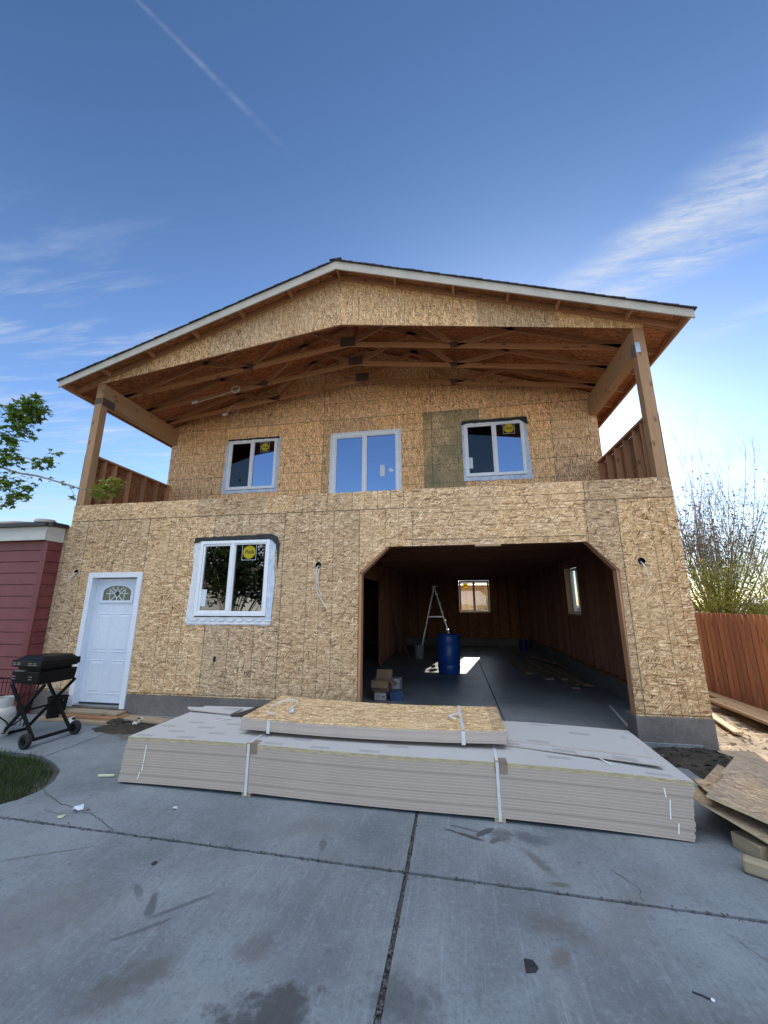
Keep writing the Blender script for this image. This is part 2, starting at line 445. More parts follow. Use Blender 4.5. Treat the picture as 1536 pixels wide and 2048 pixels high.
marks = [(-1.80, -3.27, .030, .13, .55, tyre, .6, .5), (-1.72, -3.45, .016, .16, -.85, tyre, .5, .5), (-1.63, -3.27, .016, .2, -.8, tyre, .55, .5),
         (-1.95, -3.2, .03, .10, .9, tyre, .5, .4), (.02, -2.26, .02, .16, 1.2, tyre, .9, .25), (.17, -2.19, .03, .10, -.8, tyre, .85, .3), (.02, -2.17, .016, .12, 1.3, tyre, .7, .3),
         (.28, -2.22, .10, .10, .3, tyre, .6, .5), (.22, -2.30, .03, .05, -.9, tyre, .7, .3), (.50, -2.22, .16, .09, -.5, tyre, .55, .8),
         (-.85, -3.78, .22, .16, .4, tyre, .8, .5), (-.28, -3.60, .20, .16, .1, tyre, .6, .8), (-1.05, -3.45, .12, .10, .2, oil, .45, .9), (-1.55, -3.75, .25, .12, .9, oil, .5, .8),
         (.50, -2.50, .05, .22, .5, oil, .6, .8), (.48, -3.05, .22, .10, -.3, (.10, .082, .065), .45, .9), (.45, -3.25, .05, .12, -.6, (.11, .075, .05), .5, .8), (.58, -2.70, .07, .03, 0, (.10, .10, .07), .8, .7),
         (1.0, -3.6, .35, .22, .2, oil, .35, .9), (-2.4, -3.5, .5, .3, .5, (.13, .125, .12), .5, .9), (-1.2, -2.35, .4, .2, .1, (.14, .14, .138), .5, .9), (-1.0, -2.55, .03, .10, .1, tyre, .5, .5),
         (-4.3, -.55, .5, .35, 0, (.09, .08, .07), .85, .7), (.9, -2.9, .6, .12, .9, (.14, .138, .135), .4, .9), (-2.9, -3.0, .012, .5, -1.1, (.08, .08, .08), .6, .5), (1.5, -3.2, .012, .35, .5, (.09, .09, .10), .6, .4),
         (1.72, -1.95, .16, .12, .3, (.06, .065, .075), .6, .7)]
M['drive'] = concrete('driveway_concrete', (.172, .197, .220), marks=marks)
M['bounce_slab'] = concrete('bounce_concrete', (.50, .47, .42), broom=.2)
M['pale'] = plain('sun_streak_pale', (.75, .74, .72), .6)
M['joint'] = mottled('joint_dirt', (.028, .029, .027), (.085, .083, .075), .95, 30)
M['crack'] = mottled('crack_dirt', (.05, .053, .05), (.12, .12, .115), .95, 40)
M['vinyl'] = plain('white_vinyl', (.80, .82, .87), .35)
M['doorpaint'] = plain('white_door_paint', (.66, .735, .85), .38)
M['doortrim'] = plain('white_trim_paint', (.74, .79, .87), .4)
M['wrap'] = mottled('flashing_wrap', (.60, .63, .68), (.78, .80, .83), .3, 14, bump=.5)
M['wrapblue'] = mottled('silver_blue_tape', (.36, .48, .66), (.66, .70, .76), .3, 10, bump=.6)
M['blackwrap'] = mottled('black_wrap', (.008, .009, .012), (.022, .023, .028), .35, 14, bump=.5)
M['glass'] = glass('reflective_glass', .38, (.30, .33, .36), (.42, .54, .80))
M['glass2'] = glass('screened_glass', .02, (.10, .10, .11), (.7, .75, .85))
M['glass3'] = glass('low_glass', .14, (.35, .37, .38), (.8, .85, .9))
M['fanglass'] = glass('fanlight_glass', .03, (.20, .24, .20), (.7, .8, .75))
M['clear'] = glass('clear_glass', .03, (.92, .93, .92))
M['yellow'] = None
M['black'] = plain('black_ink', (.012, .012, .012), .5)
M['paper'] = plain('paper_sticker', (.62, .68, .76), .6)
M['fascia'] = mottled('fascia_primer', (.37, .335, .285), (.45, .41, .35), .6, 5)
M['shingle'] = mottled('roof_shingle', (.02, .022, .028), (.05, .052, .06), .95, 20, bump=.6)
M['steel'] = mottled('galvanised', (.40, .43, .48), (.55, .58, .62), .35, 18, metal=.8)
M['darkplate'] = mottled('dark_plate', (.085, .06, .048), (.13, .095, .075), .6, 30, metal=.2)
M['cable'] = plain('cable_sheath', (.70, .71, .68), .45)
M['void'] = plain('box_black', (.006, .006, .008), .6)
M['red'] = mottled('red_siding_paint', (.165, .038, .041), (.21, .054, .057), .55, 4, bump=.2)
M['red2'] = mottled('red_trim_paint', (.15, .026, .030), (.19, .036, .040), .5, 4, bump=.2)
M['trimwhite'] = mottled('fascia_cream', (.55, .55, .52), (.64, .63, .60), .55, 5)
M['shingle_brown'] = mottled('brown_shingle', (.13, .10, .078), (.24, .19, .15), .95, 9, bump=.6)
M['ventgrey'] = mottled('vent_grey', (.33, .32, .30), (.45, .44, .42), .6, 8)
M['grill'] = plain('grill_black', (.006, .006, .007), .42, 0, .25)
M['grill2'] = plain('grill_black_matte', (.006, .006, .007), .65, 0, .2)
M['rubber'] = plain('wheel_rubber', (.014, .014, .015), .75)
M['alu'] = plain('aluminium', (.40, .41, .43), .35, .9)
M['tank'] = mottled('tank_paint', (.42, .42, .40), (.60, .60, .57), .5, 12)
M['blue'] = mottled('barrel_blue', (.004, .05, .26), (.008, .075, .34), .38, 5)
M['bluedark'] = mottled('bucket_blue', (.004, .02, .12), (.006, .03, .16), .45, 5)
M['pail'] = mottled('pail_grey', (.25, .26, .27), (.40, .41, .42), .5, 9)
M['card'] = mottled('cardboard', (.19, .12, .075), (.26, .17, .105), .85, 7)
M['cardw'] = mottled('white_carton', (.36, .37, .39), (.46, .46, .47), .7, 7)
M['boxblue'] = mottled('blue_carton', (.02, .05, .13), (.04, .09, .20), .6, 7)
M['shoe'] = mottled('shoe_white', (.60, .60, .58), (.74, .73, .70), .6, 16)
M['clothdark'] = mottled('dark_rubber_scrap', (.012, .013, .016), (.03, .03, .035), .8, 20)
M['strap'] = plain('white_strap', (.58, .60, .62), .4)
M['chalk'] = plain('chalk_mark', (.80, .80, .78), .9)
M['guard'] = mottled('brown_corner_guard', (.20, .15, .11), (.27, .21, .16), .85, 12)
M['blackpanel'] = mottled('black_panel', (.012, .012, .014), (.028, .028, .03), .5, 10)
M['wax'] = plain('crayon_wax', (.48, .52, .34), .6)
M['bark'] = mottled('bark', (.045, .035, .027), (.10, .08, .062), .9, 12, bump=.6)
M['twig'] = mottled('twig_bark', (.22, .185, .145), (.34, .29, .23), .9, 9)
M['bud'] = plain('bud_leaf', (.20, .16, .10), .7)
def leafmat(name, c1, c2, trans=.35):
    m, t = mat(name); v = t.coord('Object'); n = t.noise(v, 3.5, 3, .6)
    w = t.new('ShaderNodeTexWhiteNoise', noise_dimensions='2D'); t.put(w.inputs['Vector'], t.coord('UV'))
    col = t.mix(t.m('ADD', t.m('MULTIPLY', n, .5), t.m('MULTIPLY', w.outputs['Value'], .5)), c1, c2)
    setp(t, col, .5, 0, None, .35)
    tr = t.new('ShaderNodeBsdfTranslucent'); t.l.new(col, tr.inputs[0])
    mx = t.new('ShaderNodeMixShader'); mx.inputs[0].default_value = trans
    t.l.new(t.b.outputs[0], mx.inputs[1]); t.l.new(tr.outputs[0], mx.inputs[2]); t.l.new(mx.outputs[0], t.out.inputs[0])
    return m
M['yellow'] = leafmat('sticker_yellow', (.66, .54, .015), (.74, .62, .03), .45)
M['leaf'] = leafmat('maple_leaf', (.09, .16, .03), (.19, .30, .055), .5)
M['leafy'] = leafmat('yellow_green_leaf', (.22, .22, .025), (.42, .38, .06), .5)
M['leaft'] = leafmat('tip_leaf', (.20, .23, .03), (.33, .33, .06), .4)
M['grass'] = leafmat('grass_blade', (.024, .05, .014), (.075, .12, .035), .25)
M['leafd'] = leafmat('dark_leaf', (.015, .028, .010), (.04, .06, .02), .2)
def soilmat(name, dark, light, wet=None):
    m, t = mat(name); v = t.coord('Object')
    a = t.noise(v, 2.2, 6, .7); b = t.noise(v, 17, 5, .7); c = t.noise(v, 90, 3, .6)
    k = t.m('ADD', t.m('MULTIPLY', a, .4), t.m('ADD', t.m('MULTIPLY', b, .4), t.m('MULTIPLY', c, .2)))
    col = t.mix(t.ss(k, .38, .62), dark, light)
    col = t.mix(t.m('MULTIPLY', t.ss(b, .62, .72), .7), col, tuple(x * .35 for x in dark))
    setp(t, col, .95, 0, t.bump(k, .9, .05), .2)
    return m
M['soil'] = soilmat('soil_dry', (.20, .15, .10), (.46, .37, .26))
M['soil_dark'] = soilmat('soil_damp', (.030, .027, .024), (.075, .066, .055))
M['soil_far'] = soilmat('soil_far', (.20, .17, .10), (.34, .28, .18))

# ------------------------------------------------------------------ the house under construction
H = thing('unfinished_house', (-1.8, 5.5, 0), 'two storey timber house under construction, sheathed in bare strand board with open balcony and garage', 'house')
XL, XR, XC = -6.62, 3.02, -1.80
YB, YE = 2.14, 11.09
RU = lambda x: 7.55 - abs(x - XC) / 3.0          # roof underside
BC = lambda x: 5.845 + (4.82 - abs(x - XC)) * .138   # underside of the scissor bottom chord
X_, Y_, Z_ = (1, 0, 0), (0, 1, 0), (0, 0, 1)
def circ(x, z, r, n=14): return [(x + r * math.cos(2 * math.pi * k / n), z + r * math.sin(2 * math.pi * k / n)) for k in range(n)]
def rect(x0, x1, z0, z1): return [(x0, z0), (x1, z0), (x1, z1), (x0, z1)]
def wpart(name, outer, holes, y, m, th=.012, label=None, parent=H):
    return MB().plate(outer, holes, (0, y, 0), X_, Z_, Y_, th).build(name, m, parent, label)

# lower front sheathing
ZS = 3.12
left_poly = [(-6.86, .345), (-6.0, .345), (-6.0, 2.165), (-5.08, 2.165), (-5.08, .345), (-1.375, .345), (-1.375, 2.145), (-.95, 2.53), (-.55, 2.53), (-.55, ZS), (-6.62, ZS), (-6.62, 3.04), (-6.86, 3.04)]
W1 = (-4.03, -2.82, 1.50, 2.70)
wpart('wall_sheathing', left_poly, [rect(*W1), circ(-6.338, 2.229, .042), circ(-2.012, 2.275, .046), rect(-3.63, -3.585, .84, .92)], 0, M['osb_wall'])
wpart('wall_sheathing', rect(-.547, 1.85, 2.53, ZS), [], 0, M['osb_head'])
wpart('wall_sheathing', [(1.853, 2.53), (2.215, 2.145), (2.175, .345), (XR, .345), (XR, ZS), (1.853, ZS)], [circ(2.498, 2.251, .046)], 0, M['osb_wall'])
wpart('parapet', rect(XL, -2.45, ZS + .004, 3.412), [], 0, M['osb_band'])
wpart('parapet', rect(-2.446, -.55, ZS + .004, 3.410), [], 0, M['osb_bandv'])
wpart('parapet', rect(-.546, 1.95, ZS + .004, 3.408), [], 0, M['osb_head'])
wpart('parapet', rect(1.954, XR, ZS + .004, 3.406), [], 0, M['osb_band'])
# foundation: front stem wall pieces and the sides
fm = MB()
fm.plate([(-6.86, -.1), (-1.375, -.1), (-1.375, .342), (-5.05, .342), (-5.05, .128), (-6.02, .128), (-6.02, .342), (-6.86, .342)], [], (0, -.008, 0), X_, Z_, Y_, .2)
fm.build('foundation', M['found'], H)
MB().bb(-6.6, 2.85, 10.93, 11.056, .343, .381).build('sill_plate', M['lum_in'], H)
MB().bb(-6.605, -6.50, .2, 10.92, .343, .381).build('sill_plate', M['lum_in'], H)
MB().bb(2.165, 3.03, -.010, .3, -.1, .342).build('foundation', M['found'], H, bevel=.008)
MB().bb(2.86, 3.03, .302, YE, -.1, .342).build('foundation', M['found'], H)
MB().bb(-6.62, -6.45, .2, YE, -.1, .342).build('foundation', M['found'], H)
MB().bb(-6.448, 2.858, 10.95, YE, -.1, .342).build('foundation', M['found'], H)
# garage floor slabs with control joint
MB().bb(-6.44, .652, -.02, 10.94, -.1, .058).build('garage_floor', M['floor'], H, bevel=.004)
MB().bb(.664, 2.855, -.022, 10.94, -.1, .058).build('garage_floor', M['floor'], H, bevel=.004)
MB().bb(.645, .67, -.015, 10.9, -.1, .046).build('floor_joint', M['joint'], H)
# side and back walls
def side(x, holes, nx):
    o = MB().plate(rect(.01, YE, .345, RU(XL) - .03), holes, (x, 0, 0), Y_, Z_, (nx, 0, 0), .012)
    return o
RW = (4.12, 5.13, 1.45, 2.57)
# side walls: full height behind the balcony, low along it
lp = [(.014, .345), (YE, .345), (YE, 5.93), (YB + .012, 5.93), (YB + .012, 4.38), (.014, 4.38)]
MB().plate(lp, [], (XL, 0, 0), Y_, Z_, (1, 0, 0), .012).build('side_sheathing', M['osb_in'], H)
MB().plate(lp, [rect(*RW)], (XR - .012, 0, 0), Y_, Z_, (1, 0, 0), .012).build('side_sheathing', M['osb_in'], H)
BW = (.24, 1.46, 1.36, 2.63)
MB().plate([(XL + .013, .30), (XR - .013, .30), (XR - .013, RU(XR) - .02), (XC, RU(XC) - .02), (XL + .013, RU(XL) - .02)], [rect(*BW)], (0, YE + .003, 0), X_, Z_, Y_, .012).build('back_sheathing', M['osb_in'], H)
# garage framing: jambs, corner blocks, header
MB().bb(-1.375, -1.337, .0125, .152, .06, 2.15).build('jamb', M['lum'], H, bevel=.002)
MB().bb(2.178, 2.216, .0125, .152, .344, 2.14).build('jamb', M['lum'], H, bevel=.002)
MB().beam((-1.36, .082, 2.135), (-.93, .082, 2.545), .139, .036, (0, 0, 1)).build('corner_brace', M['lum'], H)
MB().beam((2.215, .082, 2.135), (1.86, .082, 2.545), .139, .036, (0, 0, 1)).build('corner_brace', M['lum'], H)
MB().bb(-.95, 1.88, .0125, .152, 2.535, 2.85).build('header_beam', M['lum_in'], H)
MB().bb(.34, .70, -.006, .10, 2.505, 2.532).build('shim_board', M['lum_sun'], H)
# stud framing inside
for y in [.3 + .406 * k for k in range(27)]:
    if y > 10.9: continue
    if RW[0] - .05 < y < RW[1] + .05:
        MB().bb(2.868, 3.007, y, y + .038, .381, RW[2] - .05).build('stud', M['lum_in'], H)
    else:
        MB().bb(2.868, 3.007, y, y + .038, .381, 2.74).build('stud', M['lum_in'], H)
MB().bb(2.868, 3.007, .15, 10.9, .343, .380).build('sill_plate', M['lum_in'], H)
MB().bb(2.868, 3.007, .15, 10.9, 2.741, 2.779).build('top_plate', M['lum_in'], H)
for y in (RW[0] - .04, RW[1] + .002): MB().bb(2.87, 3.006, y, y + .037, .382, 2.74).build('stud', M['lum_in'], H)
MB().bb(2.866, 3.006, RW[0] + .001, RW[1] - .001, RW[2] - .04, RW[2] - .002).build('window_sill', M['lum_sun'], H)
MB().bb(2.862, 3.004, RW[1] - .014, RW[1] + .0005, RW[2], RW[3]).build('window_jamb', M['lum_sun'], H)
# left partition of the garage with a doorway
def pstud(y): MB().bb(-2.06, -1.97, y, y + .038, .096, 2.74).build('stud', M['lum_in'], H)
for y in [.2, 1.75, 5.35] + [5.6 + .406 * k for k in range(14)]: pstud(y)
MB().bb(-2.06, -1.97, 5.35, 10.9, .058, .095).build('sill_plate', M['lum_in'], H)
MB().bb(-2.06, -1.97, .15, 10.9, 2.741, 2.779).build('top_plate', M['lum_in'], H)
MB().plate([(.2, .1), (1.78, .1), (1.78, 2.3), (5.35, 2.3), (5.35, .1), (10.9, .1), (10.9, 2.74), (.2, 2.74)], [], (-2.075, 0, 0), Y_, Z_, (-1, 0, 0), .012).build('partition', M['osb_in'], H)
for x in [-1.9 + .406 * k for k in range(12)]:
    if BW[0] - .05 < x < BW[1] + .02:
        MB().bb(x, x + .038, 10.92, 11.058, .38, BW[2] - .05).build('stud', M['lum_in'], H)
    else:
        MB().bb(x, x + .038, 10.92, 11.058, .38, 2.74).build('stud', M['lum_in'], H)
for x in (BW[0] - .04, BW[1] + .002): MB().bb(x, x + .037, 10.915, 11.058, .38, 2.74).build('stud', M['lum_in'], H)
MB().bb(BW[0], BW[1], 10.91, 11.056, BW[2] - .04, BW[2] - .002).build('window_sill', M['lum'], H)
MB().bb(BW[0], BW[1], 10.91, 11.056, BW[3] + .002, BW[3] + .09).build('header_beam', M['lum_in'], H)
# floor joists and deck
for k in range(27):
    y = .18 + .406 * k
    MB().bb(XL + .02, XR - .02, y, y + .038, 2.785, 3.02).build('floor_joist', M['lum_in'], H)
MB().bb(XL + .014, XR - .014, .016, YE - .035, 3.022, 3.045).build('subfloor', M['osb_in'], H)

# balcony back wall
BWIN = [(-5.09, -3.84, 4.22, 5.45), (-2.56, -1.02, 3.10, 5.42), (.34, 1.62, 4.20, 5.44)]
upper = [(XL + .012, 3.05), (XR - .012, 3.05), (XR - .012, RU(XR) - .03), (XC, RU(XC) - .03), (XL + .012, RU(XL) - .03)]
gr = rect(-.505, .70, 4.05, 5.775)
wpart('upper_sheathing', upper, [rect(*b) for b in BWIN], YB, M['osb_upper'])
MB().plate([(-.505, 3.3), (.338, 3.3), (.338, 5.452), (.70, 5.452), (.70, 5.775), (-.505, 5.785)], [], (0, YB - .004, 0), X_, Z_, Y_, .004).build('sheathing_panel', M['osb_green'], H, 'greenish grey weathered wall panel')
MB().plate([(-.505, 5.79), (XR - .15, 5.785), (XR - .15, 5.86), (XC + .1, 6.53), (-.505, 6.35)], [], (0, YB - .003, 0), X_, Z_, Y_, .003).build('sheathing_panel', M['osb_upper'], H)
MB().bb(XL + .02, XL + .12, YB + .013, YB + .15, 3.05, 5.8).build('stud', M['lum'], H)
# side rails of the balcony
for sx, x0, x1 in ((-1, XL + .013, XL + .105), (1, XR - .105, XR - .013)):
    for y in ([.155, .36, .60, .97, 1.37, 1.74, 2.09] if sx < 0 else [.155, .33, .60, .97, 1.33, 1.70, 2.09]):
        MB().bb(x0, x1, y, y + .038, 3.048, 4.382).build('rail_stud', M['lum'], H)
    MB().bb(x0 - .014, x1 + .004, .155, YB - .004, 4.384, 4.422).build('rail_cap', M['lum'], H)
# posts and beams
MB().bb(XL + .002, XL + .155, .014, .155, 3.046, 5.842).build('post', M['lum_post'], H, bevel=.004)
MB().bb(XR - .155, XR - .002, .014, .155, 3.046, 5.80).build('post', M['lum_post'], H, bevel=.004)
MB().bb(XL + .004, XL + .157, .157, YB - .002, 5.45, 5.83).build('beam', M['lum_post'], H, bevel=.004)
MB().bb(XR - .157, XR - .004, .157, YB - .002, 5.41, 5.80).build('beam', M['lum_post'], H, bevel=.004)
b = MB(); b.bb(XL + .156, XL + .160, .03, .30, 5.40, 5.56); b.bb(XL + .02, XL + .15, .008, .0135, 5.42, 5.54); b.build('bracket', M['darkplate'], H)
b = MB(); b.bb(XR - .160, XR - .156, .02, .16, 5.36, 5.55); b.bb(XR - .156, XR - .09, .008, .0135, 5.38, 5.55); b.build('bracket', M['steel'], H)
# gable header
gp = [(XL + .002, 5.835), (XL + .16, 5.842), (XC + .03, 6.505), (XR - .16, 5.80), (XR - .002, 5.792), (XR - .002, 5.885), (XC, 7.44), (XL + .002, 5.885)]
wpart('gable_sheathing', gp, [circ(-.98, 6.98, .012, 8)], 0, M['osb_gable'])
for sx in (-1, 1):
    xe = XC + sx * 5.30
    zc = lambda x: RU(x) - .012 - .047
    # flying rafter against the gable, lookouts, barge board, eave board
    MB().beam((XC + sx * .001, -.021, zc(XC)), (xe - sx * .02, -.021, zc(xe - sx * .02)), .038, .09, (0, 0, 1)).build('gable_rafter', M['lum'], H)
    g = MB()
    x1 = XC + sx * 5.34
    zt = lambda x: RU(x) + .012
    g.hexa([(XC, -.30, zt(XC) - .165), (XC, -.275, zt(XC) - .165), (x1, -.275, zt(x1) - .135), (x1, -.30, zt(x1) - .135), (XC, -.30, zt(XC)), (XC, -.275, zt(XC)), (x1, -.275, zt(x1)), (x1, -.30, zt(x1))] if sx < 0 else
           [(XC, -.30, zt(XC) - .165), (x1, -.30, zt(x1) - .135), (x1, -.275, zt(x1) - .135), (XC, -.275, zt(XC) - .165), (XC, -.30, zt(XC)), (x1, -.30, zt(x1)), (x1, -.275, zt(x1)), (XC, -.275, zt(XC))])
    g.build('fascia', M['fascia'], H)
    MB().bb(*( (xe - .04, xe - .002) if sx > 0 else (xe + .002, xe + .04)), -.272, YE + .3, RU(xe) - .13, RU(xe) - .016).build('eave_board', M['lum'], H)
    for k, d in enumerate(([.45, 1.45, 2.35, 3.2, 4.4] if False else ([1.02, 2.0, 2.86, 3.60, 4.58] if sx > 0 else [.90, 1.82, 2.72, 3.62, 4.52]))):
        x = XC + sx * d
        MB().beam((x, -.274, zc(x)), (x, -.041, zc(x)), .038, .085, (0, 0, 1)).build('lookout', M['lum'], H)
MB().beam((XC, -.274, zc(XC) - .01), (XC, -.041, zc(XC) - .01), .038, .085).build('lookout', M['lum'], H)
# roof: sheathing, shingles
rf = MB()
for sx in (-1, 1):
    xe = XC + sx * 5.30
    P = [(XC, -.27, RU(XC)), (xe, -.27, RU(xe)), (xe, YE + .3, RU(xe)), (XC, YE + .3, RU(XC))]
    if sx < 0: P = [P[1], P[0], P[3], P[2]]
    Q = [(p[0], p[1], p[2] + .0118) for p in P]
    L = lambda p: (p[1] * 1.0, abs(p[0] - XC) * 1.054 + (20 if sx > 0 else 0))
    rf.face(P[::-1], [L(p) for p in P[::-1]]); rf.face(Q, [L(p) for p in Q])
    for i in range(4):
        j = (i + 1) % 4; rf.face([P[i], P[j], Q[j], Q[i]], [L(P[i])] * 4)
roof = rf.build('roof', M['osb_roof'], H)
sh = MB()
for sx in (-1, 1):
    n = 40; ln = 5.37
    for k in range(n):
        a, bq = ln * k / n, ln * (k + 1) / n + .05
        y0 = -.325 + ru(-.006, .006); lift = .012
        xa, xb = XC + sx * a, XC + sx * min(bq, ln)
        za, zb = RU(xa) + .013, RU(xb) + .013
        z2a, z2b = RU(xa) + .024 + ru(0, .004), RU(xb) + .024 + lift + ru(-.003, .005)
        c = [(xa, y0, za), (xb, y0, zb), (xb, YE + .33, zb), (xa, YE + .33, za), (xa, y0, z2a), (xb, y0, z2b), (xb, YE + .33, z2b), (xa, YE + .33, z2a)]
        if sx < 0: c = [c[1], c[0], c[3], c[2], c[5], c[4], c[7], c[6]]
        sh.hexa(c)
sh.beam((XC, -.328, RU(XC) + .038), (XC, YE + .33, RU(XC) + .038), .22, .02)
sh.build('shingles', M['shingle'], roof, merge=False)
# roof trusses
def truss(y):
    t = MB()
    top = lambda x: RU(x) - .004 - .047; bot = lambda x: BC(x) + .045
    w, h = .038, .088
    T = []
    for sx in (-1, 1):
        xe = XC + sx * 5.25
        T.append(((XC, y, top(XC)), (xe, y, top(xe))))
        T.append(((XC, y, bot(XC)), (XC + sx * 4.80, y, bot(XC + sx * 4.80))))
        nb = XC + sx * 2.0; n1 = XC + sx * 1.15; n2 = XC + sx * 3.05
        T += [((nb, y, bot(nb)), (n1, y, top(n1))), ((nb, y, bot(nb)), (n2, y, top(n2))), ((XC, y, bot(XC)), (n1, y, top(n1)))]
    T.append(((XC, y, bot(XC)), (XC, y, top(XC))))
    for a, bq in T: t.beam(a, bq, w, h, (0, 0, 1) if abs(a[0] - bq[0]) > .01 else (1, 0, 0))
    o = t.build('roof_truss', M['lum'], H)
    for sx in (-1, 0, 1):
        x = XC + sx * 2.0; p = MB()
        ww = .30 if sx == 0 else .13; hh = .20 if sx == 0 else .12
        for s in (-1, 1): p.bb(x - ww / 2, x + ww / 2, y + s * .020 - .0015, y + s * .020 + .0015, bot(x) - .055, bot(x) - .055 + hh)
        p.build('truss_plate', M['darkplate'], o)
for y in (.035, .62, 1.23, 1.84, 2.45, 3.06, 3.67): truss(y)

# windows
def jag(mb, pts, y, th, amp=.006):
    """sheet with a slightly ragged outline"""
    out = []
    for i in range(len(pts)):
        a, b_ = V3((*pts[i], 0)), V3((*pts[(i + 1) % len(pts)], 0))
        n = max(1, int((b_ - a).length / .08))
        for k in range(n):
            p = a.lerp(b_, k / n); out.append((p.x + ru(-amp, amp), p.y + ru(-amp, amp)))
    mb.plate(out, [], (0, y, 0), X_, Z_, Y_, th)
def window(x0, x1, z0, z1, y, mid, panes=('glass', 'glass'), mw=.045, outw=.035, sticker=None, papers=(), parent=H, depth=.03, label=None, sill=True):
    f = MB()
    fw = mw
    yo, yi = y - depth, y + .05
    # outer frame with hole, mullion, inner sash
    f.plate(rect(x0, x1, z0, z1), [rect(x0 + fw, mid - fw * .45, z0 + fw, z1 - fw), rect(mid + fw * .45, x1 - fw, z0 + fw, z1 - fw)], (0, yo, 0), X_, Z_, Y_, depth + .05)
    w = f.build('window', M['vinyl'], parent, label, bevel=.003)
    s = MB()
    for a, b_ in ((x0 + fw, mid - fw * .45), (mid + fw * .45, x1 - fw)):
        q = .02 if a > mid - .1 else .032
        a += .001; b_ -= .001
        s.plate(rect(a, b_, z0 + fw + .001, z1 - fw - .001), [rect(a + q, b_ - q, z0 + fw + q, z1 - fw - q)], (0, yo + .016 if a < mid else yo + .012, 0), X_, Z_, Y_, .03)
    s.build('sash', M['vinyl'], w, bevel=.002)
    for i, (a, b_) in enumerate(((x0 + fw, mid - fw * .45), (mid + fw * .45, x1 - fw))):
        MB().bb(a + .012, b_ - .012, yo + .034, yo + .037, z0 + fw + .012, z1 - fw - .012).build('pane', M[panes[i]], w)
    yg = yo + .0315
    if sticker:
        sx, sz, r = sticker
        q = MB(); n = 28
        q.plate(circ(sx, sz, r, n), [], (0, yg, 0), X_, Z_, Y_, .001); q.build('sticker', M['yellow'], w)
        fr = MB(); a = r * 1.16
        fr.plate(rect(sx - a, sx + a, sz - a * 1.05, sz + a * 1.05), [rect(sx - a * .95, sx + a * .95, sz - a, sz + a)], (0, yg, 0), X_, Z_, Y_, .001)
        fr.build('sticker_border', M['paper'], w)
        text_mesh('Pella', r * .82, M['black'], w, 'sticker_lettering', (sx, yg - .001, sz), X_, Z_, .0004, .35)
    for (px, pz, pw, ph, rr) in papers:
        MB().box((px, yg, pz), (pw, .001, ph), Matrix.Rotation(rr, 3, 'Y')).build('paper_label', M['paper'], w)
    return w
# lower window
wl = window(-4.02, -2.82, 1.515, 2.69, 0, -3.445, ('glass3', 'glass3'), .05, sticker=(-3.175, 2.50, .105), papers=[(-3.90, 1.79, .10, .26, .03)], depth=.03)
b = MB(); jag(b, [(-4.15, 1.38), (-2.735, 1.38), (-2.74, 1.50), (-4.10, 1.50)], -.008, .006); b.build('flashing', M['wrap'], wl)
# crinkled folds on the bottom flashing
b = MB()
for k in range(9):
    x = -4.08 + k * .155; b.tube([(x, -.011, 1.47), (x + .05, -.016, 1.445), (x + .10, -.016, 1.445), (x + .15, -.011, 1.475)], [.003, .008, .008, .003], 6)
b.tube([(-4.14, -.012, 1.402), (-3.5, -.014, 1.398), (-2.74, -.012, 1.402)], .005, 6)
b.build('flashing', M['wrap'], wl)
b = MB(); jag(b, [(-4.17, 1.40), (-4.015, 1.49), (-4.015, 2.70), (-4.155, 2.72), (-4.125, 2.2)], -.012, .006); b.build('flashing', M['wrap'], wl)
b = MB(); jag(b, [(-2.825, 1.48), (-2.735, 1.40), (-2.70, 2.0), (-2.735, 2.45), (-2.715, 2.62), (-2.76, 2.69), (-2.825, 2.69)], -.013, .006); b.build('flashing', M['wrapblue'], wl)
b = MB(); jag(b, [(-4.15, 2.66), (-4.0, 2.69), (-2.80, 2.69), (-2.72, 2.62), (-2.66, 2.66), (-2.70, 2.73), (-2.80, 2.775), (-4.13, 2.752)], -.026, .006); b.build('window_wrap', M['blackwrap'], wl)
b = MB(); jag(b, [(-2.74, 2.60), (-2.70, 2.52), (-2.675, 2.2), (-2.655, 2.64)], -.010, .005, .003); b.build('window_wrap', M['blackwrap'], wl)
# upper windows
w1 = window(-5.06, -3.865, 4.23, 5.44, YB, -4.47, ('glass2', 'glass'), .045, sticker=(-4.17, 5.24, .095))
b = MB(); jag(b, [(-5.17, 4.15), (-3.80, 4.15), (-3.80, 4.225), (-5.10, 4.225)], YB - .006, .005); jag(b, [(-5.17, 4.22), (-5.055, 4.22), (-5.055, 5.46), (-5.13, 5.46)], YB - .007, .005, .008); jag(b, [(-3.87, 4.22), (-3.80, 4.22), (-3.79, 5.46), (-3.87, 5.45)], YB - .007, .005); b.build('flashing', M['wrapblue'], w1)
b = MB(); jag(b, [(-5.10, 5.435), (-3.81, 5.43), (-3.81, 5.475), (-5.09, 5.48)], YB - .032, .005); b.build('window_wrap', M['blackwrap'], w1)
w2 = window(-2.53, -1.03, 3.11, 5.40, YB, -1.79, ('glass', 'glass'), .06, papers=[(-1.40, 4.50, .10, .26, 0), (-1.21, 4.50, .10, .07, .6)])
b = MB(); jag(b, [(-2.59, 3.06), (-2.528, 3.06), (-2.528, 5.41), (-2.59, 5.42)], YB - .007, .005); jag(b, [(-1.035, 3.06), (-.985, 3.06), (-.985, 5.45), (-1.035, 5.43)], YB - .007, .005); jag(b, [(-2.57, 5.395), (-1.0, 5.395), (-1.0, 5.45), (-2.52, 5.45)], YB - .008, .005); b.build('flashing', M['wrap'], w2)
w3 = window(.36, 1.575, 4.245, 5.43, YB, .985, ('glass2', 'glass'), .045, sticker=(1.285, 5.27, .10), papers=[(.46, 4.55, .11, .24, 0)])
